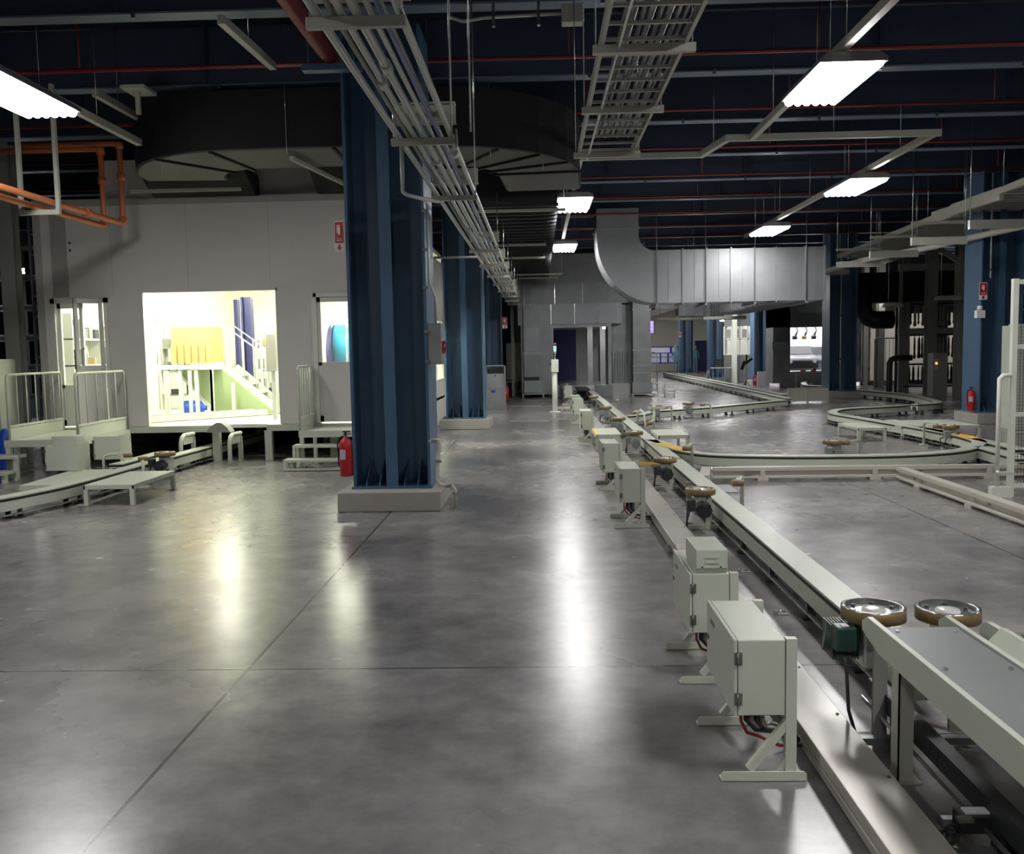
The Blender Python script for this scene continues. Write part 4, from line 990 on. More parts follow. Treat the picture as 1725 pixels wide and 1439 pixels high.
x, y, _ = gp(1450, 706, .27); low_table(6.5, 7.9, 16.7, 18.0, .24, 'flat white plate between the rails of the right loop', legs=True)

# ---- beige low I-shaped duct
def beige(path, label):
    t = thing('beige_duct_rail', label, 'cable duct', (path[0][0], path[0][1], 0), 'beige low duct rails')
    MB().sweep([(-.06, .035), (.06, .035), (.06, .055), (.02, .07), (.02, .115), (.06, .13), (.06, .175), (-.06, .175), (-.06, .13), (-.02, .115), (-.02, .07), (-.06, .055)], path).build('profile', 'beige', t)
    m = MB()
    for a, b in zip(path[:-1], path[1:]):
        L = math.dist(a, b); n = max(1, int(L/1.3))
        for i in range(n):
            f = (i+.5)/n; x = a[0]+(b[0]-a[0])*f; y = a[1]+(b[1]-a[1])*f
            m = B(x-.07, x+.07, y-.07, y+.07, 0, .035); m.box(x-.03, x+.03, y-.065, y+.065, .03, .13); m.build('foot', 'beige', t)
    m = MB()
    for a, b in zip(path[:-1], path[1:]):
        L = math.dist(a, b); n = max(1, int(L/1.6))
        for i in range(n):
            f = (i+.25)/n; x = a[0]+(b[0]-a[0])*f; y = a[1]+(b[1]-a[1])*f
            B(x-.05, x+.05, y-.068, y-.058, .09, .125).build('clip', 'steel', t)
beige([(1.98, 11.2), (2.15, 11.95), (6.4, 11.80)], 'beige low duct crossing in front of the big near curve')
beige([(4.55, 11.7), (4.52, 2.4)], 'beige low duct branching towards the camera at right')
t = tag(B(1.95, 2.35, 10.9, 11.5, 0.002, .012).build('floor_sheet', 'galv'), 'thin metal sheet on the floor by the beige duct end', 'plate')

# ================================================================== NEAR RIGHT: covered twin conveyor
def cover(x0, x1, y0, y1, z, label, leg_ys=(), skirt=.13, m='greytop', tip=True):
    t = thing('conveyor_cover', label, 'conveyor cover', ((x0+x1)/2, y1, 0), 'sheet metal conveyor covers')
    B(x0+.02, x1-.02, y0, y1, z-.006, z+.002).build('top_sheet', m, t)
    for xa, xb in ((x0, x0+.025), (x1-.025, x1)):
        o = MB(); o.prism([(y0, z-skirt), (y1-.02, z-skirt*.8), (y1+.18, z-.06), (y1+.18, z-.02), (y1+.12, z+.012), (y0, z+.012)], 'x', xa, xb)
        o.build('side_skirt', 'cream', t, .002)
    for k in range(1, 4): B(x0-.001, x0+.0255, y1-k*1.18, y1-k*1.18+.004, z-skirt, z+.013).build('joint_line', 'trimg', t)
    for y in leg_ys:
        m_ = MB(); m_.box(x0+.03, x0+.036, y, y+.075, 0, z-.03); m_.box(x0+.03, x0+.09, y, y+.006, 0, z-.03); m_.box(x0+.0, x0+.12, y-.02, y+.1, 0, .006)
        m_.build('leg', 'chan', t)
    m_ = MB()
    for y in (y1-.06, y1-.5, y1-1.3):
        for x in (x0+.06, x1-.06): m_.cyl((x, y, z+.002), (x, y, z+.009), .009, 8)
    m_.build('bolt', 'steel', t)
    return t
cover(1.37, 1.72, -.6, 3.74, .58, 'grey topped cover plate on posts at the lower right, nearest the aisle', (3.58, 2.42, 1.3))
cover(1.86, 2.35, -.6, 3.72, .56, 'grey topped cover plate at the right picture edge', (3.3, 2.2))
o = MB(); o.prism([(1.735, .55), (1.80, .50), (1.82, .50), (1.82, .62), (1.80, .62)], 'y', -.6, 3.6)
t = o.build('guide_strip', 'cream'); tag(t, 'pale upright strip between the two grey cover plates', 'strip')
def big_wheel(x, y, z, label, motor=True, sx=1):
    t = thing('friction_drive', label, 'drive unit', (x, y, 0), 'friction wheel drives along the rails')
    r = .14
    MB().lathe([(r-.02, -.035), (r, -.03), (r, .02), (r-.004, .024), (r-.018, .024), (r-.018, -.035)], (x, y, z), 40).build('roller_rim', 'brown', t)
    MB().lathe([(r-.018, .0), (r-.001, .0245), (r-.02, .026), (r-.028, .006)], (x, y, z), 40).build('rim_ring', 'steel', t)
    hub = MB().lathe([(r-.026, -.03), (r-.026, .004), (.055, .005), (.05, .016), (.02, .018)], (x, y, z), 40).build('hub', 'hubw', t)
    m = MB()
    for k in range(6):
        a = k*PI/3+.25; MB().cyl((x+.095*math.cos(a), y+.095*math.sin(a), z+.004), (x+.095*math.cos(a), y+.095*math.sin(a), z+.016), .010, 8).build('bolt', 'dark', hub)
    m = MB(); m.box(x-.06, x+.06, y-.06, y+.06, z-.25, z-.04); m.build('gearbox', 'hubw', t, .012)
    if motor:
        m = MB(); m.cyl((x-.06, y+.02, z-.15), (x-.2, y+.06, z-.13), .066, 20)
        for k in range(9): m.box(x-.19+k*.014, x-.185+k*.014, y-.035, y+.115, z-.21, z-.06)
        m.build('motor', 'green', t)
        B(x-.20, x-.11, y-.12, y-.035, z-.15, z-.04).build('terminal_box', 'green', t, .008)
        B(x-.17, x-.14, y-.1, y-.06, z-.04, z-.036).build('rating_label', 'paper', t)
        MB().tube([(x-.16, y-.09, z-.15), (x-.155, y-.12, z-.24), (x-.155, y-.15, .14), (x-.12, y-.16, .012)], .008, 6).build('power_cable', 'black', t)
    m = MB(); m.box(x-.04, x+.02, y-.13, y-.11, 0, z-.1); m.box(x-.1, x+.12, y-.14, y-.08, 0, .012); m.build('stand', 'darksteel', t)
    o = B(x+.03, x+.14, y-.30, y-.285, z-.30, z-.14).build('bolted_plate', 'cream', t, .003)
    m = MB()
    for dx in (.05, .12):
        for dz in (-.28, -.16): m.cyl((x+dx, y-.31, z+dz), (x+dx, y-.30, z+dz), .010, 8)
    m.build('bolt', 'steel', o)
    return t
big_wheel(1.49, 4.12, .54, 'big roller wheel with a green motor at the end of the near cover plate')
big_wheel(1.84, 4.16, .52, 'big roller wheel between the two near cover plates', False)
# track under the covers
t = thing('floor_track', 'dark low track with sensors running under the near cover plates', 'conveyor', (1.6, 2.5, 0))
MB().box(1.50, 1.56, -.6, 4.2, .12, .2).build('inner_rail', 'dark', t)
MB().box(1.47, 1.475, -.6, 4.2, .10, .12).build('bright_edge', 'steel', t)
for y in (3.9, 3.0, 1.9): B(1.30, 1.95, y-.02, y+.02, .02, .05).build('cross_tie', 'galvd', t)
for y in (3.9, 3.0, 1.9): B(1.50, 1.56, y-.03, y+.03, 0, .12).build('foot', 'dark', t)
t = thing('limit_switch', 'small sensor with a looped cable under the near cover plate', 'sensor', (1.42, 3.05, 0))
B(1.40, 1.52, 3.02, 3.10, .09, .15).build('casing', 'dark', t, .004); B(1.38, 1.43, 3.0, 3.03, .14, .152).build('lever_plate', 'steel', t)
B(1.42, 1.5, 3.04, 3.08, .15, .156).build('top_label', 'paper', t)
B(1.38, 1.56, 3.12, 3.15, .06, .09).build('bracket', 'galvd', t); B(1.4, 1.43, 3.12, 3.15, 0, .06).build('bracket_leg', 'galvd', t)
MB().tube([(1.40, 3.05, .11)]+[(1.36+.03*math.cos(a*.8), 3.02, .09+.035*math.sin(a*.8)) for a in range(9)]+[(1.3, 3.2, .02)], .005, 6).build('cable', 'black', t)
for y, lb in ((4.95, 'nearest'), (6.0, 'second'), (7.2, 'third')):
    pass
for (px, py), lb in (((1318, 1036), 'black anchor clamp on the floor, nearest the green motor'), ((1255, 965), 'black anchor clamp on the floor, middle of three'), ((1210, 912), 'black anchor clamp on the floor, farthest of three')):
    x, y, _ = gp(px, py); t = thing('anchor_clamp', lb, 'clamp', (x, y, 0), 'floor clamps beside the rail')
    m = MB(); m.box(x-.05, x+.04, y-.015, y+.015, 0, .008); m.box(x-.05, x-.03, y-.012, y+.012, .008, .03); m.build('base', 'galvd', t)
    MB().cyl((x-.04, y, .03), (x+.02, y, .02), .006, 8).build('bolt', 'steel', t)

# ================================================================== signal post
x, y = .42, 25.6
t = thing('signal_post', 'slim white post with a control box and green signal lamp', 'signal post', (x, y, 0))
MB().cyl((x, y, .01), (x, y, 1.1), .075, 16).build('post', 'white', t); B(x-.14, x+.14, y-.14, y+.14, 0, .012).build('foot_plate', 'white', t)
B(x-.09, x+.11, y-.1, y+.1, 1.1, 1.45).build('control_box', 'white', t, .01)
m = MB()
m.cyl((x-.12, y, 1.32), (x-.09, y, 1.32), .03, 10); m.build('button', 'black', t)
MB().cyl((x-.12, y, 1.2), (x-.09, y, 1.2), .035, 10).build('yellow_button', 'yellow', t)
MB().cyl((x+.02, y, 1.45), (x+.02, y, 1.62), .015, 8).build('lamp_stem', 'steel', t)
MB().cyl((x+.02, y, 1.62), (x+.02, y, 1.72), .035, 12).build('white_lens', 'paper', t)
MB().cyl((x+.02, y, 1.72), (x+.02, y, 1.82), .035, 12).build('green_lens', 'gled', t)
MB().cyl((x+.02, y, 1.82), (x+.02, y, 1.9), .035, 12).build('red_lens', 'fire', t)
t = thing('floor_rail', 'low pale rail on the floor beside the signal post', 'rail', (.8, 25.8, 0)); m = B(.5, 1.15, 25.75, 25.85, .06, .12); m.box(.6, .65, 25.77, 25.83, 0, .06); m.box(1.0, 1.05, 25.77, 25.83, 0, .06); m.build('bar', 'beige', t)

# ================================================================== white fence at right edge + grey cabinet
t = thing('safety_fence', 'white framed mesh safety fence at the right picture edge', 'fence', (5.9, 10.35, 0))
fx0, fx1, fy = 5.22, 7.4, 10.35
for x in (fx0, fx1-.06): B(x, x+.06, fy, fy+.06, 0, 2.42).build('frame_post', 'white', t, .003)
for z in (2.36, 1.30+.35, .9, .10): B(fx0+.06, fx1-.06, fy+.01, fy+.05, z, z+.05).build('frame_rail', 'white', t)
m = MB()
for k in range(60): m.box(fx0+.07+k*.035, fx0+.074+k*.035, fy+.025, fy+.028, .15, 2.36)
for k in range(60): m.box(fx0+.06, fx1-.06, fy+.028, fy+.031, .16+k*.036, .163+k*.036)
m.build('wire_mesh', 'black', t)
MB().tube([(fx0+.03, fy-.03, .28), (fx0-.14, fy-.03, .28), (fx0-.14, fy-.03, .3)], .02, 8).build('handle_stub', 'white', t)
MB().tube([(fx0, fy-.0, 1.36), (fx0-.09, fy-.0, 1.36), (fx0-.13, fy-.0, 1.32), (fx0-.13, fy-.0, .08)], .025, 10).build('guard_handle', 'white', t)
B(fx0-.2, fx0+.02, fy-.04, fy+.05, 0, .12).build('foot_bracket', 'white', t)
t = thing('distribution_cabinet', 'tall pale grey cabinet behind the white fence', 'cabinet', (9.6, 18.5, 0))
B(9.22, 10.4, 18.1, 18.7, .0, 2.03).build('casing', 'cream', t, .01); B(9.3, 10.35, 18.2, 18.6, 2.03, 2.06).build('top_plate', 'cream', t)
t = thing('cable_ladder', 'vertical galvanised cable ladder right of the right column', 'cable tray', (10.4, 20.3, 0))
for x in (10.45, 10.85): B(x-.02, x+.02, 20.9, 20.96, .5, 5.1).build('side_rail', 'galv', t)
for k in range(11): B(10.47, 10.83, 20.91, 20.94, .8+k*.4, .84+k*.4).build('rung', 'galv', t)
for k in range(6): MB().cyl((10.5+k*.06, 20.97, .3), (10.5+k*.06, 20.97, 5.1), .016, 6).build('cable', 'dark', t)

# ================================================================== GALVANISED DUCT (J shape) at depth 24
DY0, DY1 = 24.0, 25.3
t = thing('galvanised_duct', 'big shiny sheet metal duct bending down and running right', 'duct', (4.5, 24.6, 2.87))
zt_, zb_ = 4.22, 2.87
cx_, cz_ = 3.0, 4.62
outer = [(1.53, 5.3), (1.53, 4.62)]; inner = [(2.6, 5.3), (2.6, 4.62)]
for k in range(1, 13):
    a = PI+ k/12*PI/2
    outer.append((3.1+1.57*math.cos(a), 4.55+1.68*math.sin(a))); inner.append((3.0+.4*math.cos(a), 4.62+.4*math.sin(a)))
ex = 7.35
outer.append((ex, zb_)); inner.append((ex, zt_))
m = MB(); n = len(outer); b0 = len(m.v)
for yy in (DY0, DY1):
    for p in outer: m.v.append((p[0], yy, p[1]))
    for p in inner: m.v.append((p[0], yy, p[1]))
for k in range(n-1):
    m.face([k, k+1, n+k+1, n+k]); m.face([2*n+k+1, 2*n+k, 3*n+k, 3*n+k+1]); m.face([k+1, k, 2*n+k, 2*n+k+1]); m.face([n+k, n+k+1, 3*n+k+1, 3*n+k])
m.face([0, n, 3*n, 2*n]); m.face([n-1, 2*n+n-1, 3*n+n-1, n+n-1])
m.build('duct_body', 'galv', t)
for x in (3.05, 3.72, 4.33, 4.95, 5.55, 6.1, 6.85, 7.33):
    m = MB(); m.box(x-.02, x+.02, DY0-.035, DY1+.03, zb_-.03, zt_+.03); m.build('seam_flange', 'galv', t)
for x in (3.35, 4.02, 4.64, 5.25, 5.8, 6.45, 7.1): B(x-.006, x+.006, DY0-.012, DY0, zb_, zt_).build('standing_seam', 'galv', t)
m = MB(); m.bar((1.95, DY0-.015, 3.45), (2.75, DY0-.015, 4.42), .03, .02, (0,1,0)); m.box(1.5, 2.63, DY0-.03, DY1, 4.78, 4.82); m.build('elbow_seam', 'galv', t)
m = MB()
for x in (3.05, 4.3, 5.55, 6.85): m.cyl((x, DY0-.06, zb_-.06), (x, DY0-.06, 6.05), .01, 6); m.box(x-.03, x+.03, DY0-.1, DY1+.1, zb_-.08, zb_-.03)
m.build('hanger', 'galvd', t)
# duct running back from its right end, ribbed
t = thing('ribbed_steel_duct', 'corrugated galvanised duct running back behind the big duct', 'duct', (6.7, 29, 2.87))
B(6.25, 7.35, DY1, 34, 2.90, 3.9).build('duct_body', 'galv', t)
m = MB()
for k in range(26): m.box(6.19, 6.25, DY1+.15+k*.33, DY1+.27+k*.33, 2.87, 3.9)
for k in range(26): m.box(6.22, 7.36, DY1+.15+k*.33, DY1+.27+k*.33, 2.85, 2.90)
m.build('ribs', 'galv', t)
B(5.0, 6.25, 33.2, 34, 2.85, 3.9).build('cross_duct', 'galv', t)
m = MB()
for k in range(12): m.box(5.02+k*.105, 5.07+k*.105, 33.15, 33.2, 2.85, 3.9)
m.build('cross_ribs', 'galv', t)
B(4.2, 5.0, 33.4, 40, 3.1, 3.9).build('rear_duct', 'galvd', t)
for x0, x1, z, y, lb in ((4.1, 6.3, 2.72, 33.0, 'pale round duct pipe below the corrugated duct, upper'), (5.5, 6.9, 2.66, 31, 'pale round duct pipe below the corrugated duct, lower')):
    t = thing('crossing_pipe', lb, 'pipe', (x0, y, z), 'pale pipes below the corrugated duct')
    MB().cyl((x0, y, z), (x1, y, z), .06, 12).build('pipe_run', 'chan', t)
    for xx in (x0+.2, x1-.2): MB().cyl((xx, y, z), (xx, y, 6.05), .01, 6).build('hanger_rod', 'steel', t)

# ================================================================== PORTAL of sheet metal ducts at depth 33.5
PY = 33.5
t = thing('duct_portal', 'sheet metal duct portal with a dark tunnel at the end of the aisle', 'duct portal', (1.6, PY, 0))
B(-.65, .45, PY, PY+3, .1, 2.62).build('left_duct', 'galvd', t)
B(2.62, 4.0, PY+.3, PY+3, .1, 3.3).build('right_duct', 'galvd', t)
m = MB(); m.box(-.75, 3.0, PY-.05, PY+3, 2.62, 3.35); m.build('header_duct', 'galv', t)
B(-.9, 3.6, PY+.2, PY+3, 3.35, 4.1).build('upper_header', 'galvd', t)
B(-1.2, 4.8, PY+.6, PY+3, 4.1, 5.2).build('top_header', 'galvd', t)
m = MB()
for x in (-.3, .45, 1.3, 2.1, 2.85): m.box(x-.012, x+.012, PY-.075, PY-.05, 2.62, 3.35)
for x in (-.5, .6, 1.6, 2.6): m.box(x-.012, x+.012, PY+.18, PY+.2, 3.35, 4.1)
m.build('header_seams', 'steel', t)
B(-.55, .05, PY-.35, PY, .75, 3.3).build('left_riser', 'galvd', t)
B(-.58, .08, PY-.38, PY-.35, 1.55, 1.65).build('riser_flange', 'galv', t)
B(-.5, .0, PY-.37, PY-.35, 1.68, 2.5).build('riser_panel', 'galv', t)
B(-.5, .0, PY-.37, PY-.35, .45, .75).build('riser_vent', 'dark', t)
B(-.55, .1, PY-.4, PY, .18, .62).build('riser_foot_box', 'galv', t)
m = MB(); m.box(-.62, .16, PY-.45, PY+.02, .12, .16); m.box(-.62, -.57, PY-.45, PY-.4, 0, .12); m.box(.11, .16, PY-.45, PY-.4, 0, .12); m.build('riser_stand', 'chan', t)
B(3.35, 3.97, PY-.5, PY+.3, .5, 3.5).build('right_riser', 'galvd', t)
for z in (.8, 1.05, 1.62, 3.05, 3.4): B(3.32, 4.0, PY-.54, PY+.3, z, z+.05).build('riser_flange', 'galv', t)
B(3.32, 4.02, PY-.5, PY+.3, .12, .5).build('riser_foot_box', 'galv', t)
m = MB(); m.box(3.3, 4.1, PY-.55, PY+.3, .06, .10); m.box(3.3, 3.35, PY-.55, PY-.5, 0, .06); m.box(4.05, 4.1, PY-.55, PY-.5, 0, .06); m.build('riser_stand', 'chan', t)
m = MB()
for k in range(7): m.box(2.68+k*.09, 2.72+k*.09, PY+.22, PY+.3, .5, 1.6)
m.build('grille', 'galvd', t)
m = MB(); m.box(.45, 2.62, PY+.02, PY+.1, 2.5, 2.62); m.box(.45, .53, PY+.02, PY+.1, .3, 2.5); m.box(2.5, 2.62, PY+.02, PY+.1, .3, 2.5); m.build('portal_frame', 'galv', t)
B(2.62, 3.3, PY+.0, PY+.3, .0, .45).build('stainless_skirt', 'steel', t)
m = B(.45, 1.05, PY-.2, PY+.1, 0, .42); m.box(2.0, 2.62, PY-.2, PY+.1, 0, .42); m.build('sill_box', 'galvd', t)
# tunnel interior
t = thing('tunnel_lining', 'grey tunnel lining with a navy curtain at its end', 'tunnel', (1.5, 40, 0))
B(-.6, -.5, PY+3, 50, 0, 3).build('side_wall', 'darksteel', t); B(-.6, 4, PY+3, 50, 2.75, 2.85).build('ceiling_panel', 'darksteel', t)
B(-.6, 2.0, 50, 50.1, 0, 2.75).build('navy_curtain', 'navy', t)
m = MB()
for x in (2.3, 2.9): m.box(x, x+.25, 44, 44.25, 0, 2.75)
m.build('pillar', 'galv', t)
B(2.0, 4, 50, 50.1, 0, 2.75).build('end_wall', 'galvd', t)
B(3.3, 3.6, 49.7, 49.9, 0, 2.1).build('dark_door', 'navy', t)
o = thing('tunnel_lamp', 'white lamp inside the tunnel at the right', 'ceiling lamp', (3.0, 42, 2.6)); B(2.95, 3.1, 40, 43, 2.62, 2.7).build('tube', 'lampdim', o)
t = thing('track_housing', 'grey metal housing over the track in front of the tunnel', 'housing', (1.4, 33, 0))
MB().prism([(.75, 0), (1.07, 0), (1.07, .42), (.92, .5), (.75, .42)], 'y', 29.5, PY-.25).build('left_housing', 'galvd', t)
B(1.25, 1.65, 30.3, 32.6, .34, .4).build('dark_plate', 'black', t); B(1.3, 1.6, 31.5, 32.5, 0, .34).build('housing_body', 'dark', t)
t = thing('step_stool', 'small white two step stool right of the duct portal', 'stool', (4.3, 33, 0))
B(4.15, 4.5, 32.9, 33.2, .42, .45).build('upper_step', 'white', t); B(4.35, 4.8, 32.6, 32.9, .22, .25).build('lower_step', 'white', t)
m = MB()
for x in (4.2, 4.45): m.box(x-.02, x+.02, 32.92, 32.96, 0, .42)
for x in (4.4, 4.75): m.box(x-.02, x+.02, 32.62, 32.66, 0, .22)
m.build('leg', 'chan', t)
railing((4.05, 34.2), (4.35, 34.2), .1, 1.55, 'pale railing at the right side of the duct portal', 3, 0, .02, 'white')

# left far: stainless cabinet, distribution columns, white units
t = thing('stainless_cabinet', 'waist high stainless water cabinet beside the third left column', 'cabinet', (-1.4, 27, 0))
B(-1.55, -1.02, 26.9, 27.4, 0, .62).build('lower_door', 'galvd', t, .01); B(-1.55, -1.02, 27, 27.4, .62, 1.05).build('upper_panel', 'galv', t, .01); B(-1.52, -1.05, 27.05, 27.4, 1.05, 1.2).build('basin_recess', 'dark', t)
m = B(-1.57, -1.54, 26.9, 27.4, 0, 1.3); m.box(-1.03, -1.0, 26.9, 27.4, 0, 1.3); m.box(-1.57, -1.0, 26.9, 27.4, 1.27, 1.3); m.build('surround', 'galvd', t)
MB().cyl((-1.3, 26.98, 1.0), (-1.3, 27, 1.0), .03, 10).build('button', 'steel', t)
B(-1.42, -1.3, 26.895, 26.9, .5, .58).build('blue_label', 'royal', t)
for i, (x, y, lb) in enumerate(((-1.1, 36.5, 'white tall unit behind the third left column, nearer one'), (-.95, 38.5, 'white tall unit behind the third left column, farther one'))):
    t = thing('white_unit', lb, 'cabinet', (x, y, 0), 'white units deep in the aisle')
    B(x-.2, x+.2, y, y+.4, .55, 2.0).build('casing', 'white', t, .01); B(x-.22, x+.22, y-.02, y+.4, .45, .5).build('shelf', 'white', t)
    for dx in (-.2, .18): B(x+dx, x+dx+.03, y, y+.03, 0, .45).build('leg', 'white', t)
t = thing('white_steel_post', 'thin cream post beside the third left column', 'post', (-1.0, 35, 0)); B(-1.05, -.93, 34.9, 35, 0, 3.4).build('post', 'chan', t)

# ================================================================== FAR HALL, right of the portal
t = thing('notice_board', 'long white notice board with royal blue frames at the far wall', 'notice board', (8.8, 63.5, 0))
nx0, _, nz1 = at(1094, 584, 63.5); nx1, _, nz0 = at(1150, 612, 63.5)
B(nx0, nx1, 63.5, 63.55, nz0, nz1).build('board', 'paper', t)
m = MB()
for f in (.0, .0): pass
m.box(nx0, nx1, 63.46, 63.5, nz1-.06, nz1); m.box(nx0, nx1, 63.46, 63.5, nz0, nz0+.08)
for f in (.33, .56): x = nx0+(nx1-nx0)*f; m.box(x-.05, x+.05, 63.46, 63.5, nz0, nz0+(nz1-nz0)*.6)
for z in (.38, .62): m.box(nx0, nx1, 63.46, 63.5, nz0+(nz1-nz0)*z-.02, nz0+(nz1-nz0)*z+.02)
x = nx0+(nx1-nx0)*.62; m.box(x, x+.12, 63.46, 63.5, nz0+(nz1-nz0)*.6, nz1); m.box(x+.5, x+.6, 63.46, 63.5, nz0+(nz1-nz0)*.6, nz1)
m.build('blue_frame', 'royal', t)
m = MB()
for x in (nx0+.05, nx1-.1): m.box(x, x+.05, 63.5, 63.55, 0, nz0)
m.build('leg', 'navy', t)
t = thing('door_leaf', 'tall navy blue door in the far cream wall', 'door', (11.5, 65.9, 0))
a = at(1171, 574, 65.9); b = at(1191, 626, 65.9); B(a[0], b[0], 65.9, 65.98, 0, a[2]).build('leaf', 'navy', t)
t = thing('hanging_screen', 'purple lit screen hanging above the notice board', 'screen', (7, 60, 2.5))
a = at(1089, 540, 55); b = at(1103, 562, 55); B(a[0]-.15, b[0], 55.03, 55.1, b[2], a[2]).build('bezel', 'black', t); B(a[0]-.15, b[0]-.06, 55.0, 55.03, b[2]+.03, a[2]-.03).build('display', 'screen', t)
for z in (.25, .45, .6): B(a[0]+.03, b[0]-.15, 54.98, 55.0, b[2]+z, b[2]+z+.05).build('text_line', 'screenl', t)
MB().cyl((b[0]-.1, 55.06, a[2]), (b[0]-.1, 55.06, 6.05), .02, 6).build('hanger_rod', 'steel', t)
t = thing('desk', 'small grey desk in the far hall beside the column', 'desk', (9.2, 47, 0))
a = at(1200, 617, 42); b = at(1234, 617, 42)
B(a[0], b[0], 42, 42.6, .72, .75).build('desktop', 'chan', t)
for x in (a[0]+.03, b[0]-.06, (a[0]+b[0])/2): B(x, x+.03, 42.05, 42.1, 0, .72).build('leg', 'galvd', t)
t = thing('monitor', 'dark monitor standing on the far desk', 'monitor', (9.1, 46.3, .75)); B(a[0]+.12, a[0]+.55, 42.3, 42.34, .85, 1.14).build('display', 'black', t); B(a[0]+.3, a[0]+.36, 42.3, 42.4, .75, .85).build('stand', 'black', t)
t = thing('a_frame_stand', 'thin pale folding stand left of the far desk', 'stand', (8.6, 44, 0)); x = at(1193, 630, 44)[0]
m = MB(); m.bar((x-.15, 44, 0), (x, 44, .6), .03); m.bar((x+.15, 44, 0), (x, 44, .6), .03); m.build('leg', 'chan', t)
t = thing('work_light', 'black work light on a thin tripod by the lit window', 'work light', (9.0, 37, 0)); x = at(1257, 640, 38)[0]
MB().cyl((x, 38, .1), (x, 38, 1.0), .02, 8).build('pole', 'galvd', t)
m = MB()
for k in range(3): a_ = k*2.1; m.bar((x, 38, .3), (x+.2*math.cos(a_), 38+.2*math.sin(a_), 0.01), .02)
m.build('leg', 'black', t)
m = MB(); m.bar((x-.2, 38, .75), (x-.06, 38, 1.1), .12); m.bar((x-.05, 37.95, 1.0), (x+.22, 37.95, 1.2), .1); m.bar((x, 38, 1.1), (x+.02, 38, 1.35), .06); m.build('lamp_heads', 'black', t)
# lit office window wall
t = thing('office_partition', 'corrugated office front with a lit window band', 'partition', (10.4, 44, 0))
a = at(1220, 640, 43); b = at(1272, 640, 43)
B(a[0], b[0]+.1, 43, 43.08, 0, 1.3).build('lower_wall', 'galvd', t); B(a[0], b[0]+.1, 43, 43.08, 2.62, 3.4).build('upper_wall', 'galvd', t)
m = MB()
for k in range(14): x = a[0]+k*(b[0]-a[0])/14; m.box(x, x+.04, 42.96, 43, 0, 1.3)
m.build('corrugation', 'galv', t)
m = MB()
for k in range(5): x = a[0]+k*(b[0]-a[0])/4; m.box(x-.03, x+.03, 42.98, 43.06, 1.3, 2.62)
m.box(a[0], b[0], 42.98, 43.06, 2.0, 2.05); m.box(a[0], b[0], 42.97, 43.07, 1.3, 1.35); m.build('window_frame', 'white', t)
B(a[0], b[0], 43.02, 43.03, 1.3, 2.62).build('window_glass', 'glass', t)
B(a[0]+.75, b[0]+.6, 46, 46.1, 0, 3.4).build('office_back_wall', 'hallwall', t)
for k in range(3): x = a[0]+.15+k*.45; B(x, x+.35, 44, 44.05, 2.1, 2.5).build('dark_shelf', 'darksteel', t)
o = thing('office_lamp', 'lamp glowing inside the far office window', 'ceiling lamp', (10, 44.6, 2.6)); B(a[0]+.1, b[0]-.1, 44.4, 44.5, 2.9, 2.95).build('tube', 'lamp', o)
x = at(1237, 640, 42.5)[0]
t = thing('white_steel_post', 'cream post in front of the lit office window', 'post', (x, 42.5, 0)); B(x-.1, x+.1, 42.4, 42.6, 0, 3.4).build('post', 'white', t)
# small white notice
x, y, _ = gp(1283, 645, 0)
t = thing('white_board_stand', 'small white panel standing left of the car opening', 'panel', (9.9, 39, 0)); a = at(1276, 626, 38.5); b = at(1291, 645, 38.5); B(a[0], b[0], 38.5, 38.55, 0, a[2]).build('sheet', 'paper', t)

# workers
def person(x, y, label, facing=-1, bend=0.0):
    t = thing('person', label, 'person', (x, y, 0), 'workers in the far hall')
    me = bpy.data.meshes.new('body')
    V = [(0,0,.92),(0,.0+bend*.05,1.15),(0,bend*.1,1.38),(0,bend*.13,1.50),(0,bend*.18,1.60),(0,bend*.19,1.70),
         (.09,0,.86),(.11,.02,.48),(.11,0,.09),(.11,-.0+facing*.12,.04),(-.09,0,.86),(-.10,-.02,.48),(-.11,.05,.09),(-.11,.05+facing*.12,.04),
         (.19,bend*.1,1.38),(.24,.03+bend*.1,1.12),(.22,facing*.15+bend*.1,.95),(.2,facing*.2+bend*.1,.88),(-.19,bend*.1,1.38),(-.24,.03+bend*.1,1.12),(-.22,facing*.15+bend*.1,.95),(-.2,facing*.2+bend*.1,.88)]
    E_ = [(0,1),(1,2),(2,3),(3,4),(4,5),(0,6),(6,7),(7,8),(8,9),(0,10),(10,11),(11,12),(12,13),(2,14),(14,15),(15,16),(16,17),(2,18),(18,19),(19,20),(20,21)]
    R_ = [.14,.13,.14,.055,.09,.08,.09,.065,.045,.04,.09,.065,.045,.04,.06,.045,.035,.03,.06,.045,.035,.03]
    me.from_pydata([(x+a, y+b, c) for a, b, c in V], E_, [])
    o = bpy.data.objects.new('body', me); COL.objects.link(o); o.parent = t; o.matrix_parent_inverse = Matrix.Translation(-t.location)
    md = o.modifiers.new('skin', 'SKIN'); me.materials.append(Mt['cover'])
    for i, r in enumerate(R_): me.skin_vertices[0].data[i].radius = (r, r)
    me.skin_vertices[0].data[0].use_root = True
    o.modifiers.new('sub', 'SUBSURF').levels = 1
    MB().lathe([(.03, -.11), (.075, -.06), (.088, .0), (.07, .06)], (x, y+bend*.19+facing*.012, 1.64), 12).build('face', 'skin', t)
    MB().lathe([(.10, 0), (.1, .03), (.08, .09), (.03, .11)], (x, y+bend*.19, 1.69), 14).build('cap', 'cover', t)
    return t
x, y, _ = gp(1167, 627, 0); person(at(1171, 620, 62.6)[0], 62.6, 'person in light blue overalls standing by the navy door')
person(at(1139, 620, 60.2)[0], 60.2, 'person in blue overalls bending beside the notice board', bend=1)

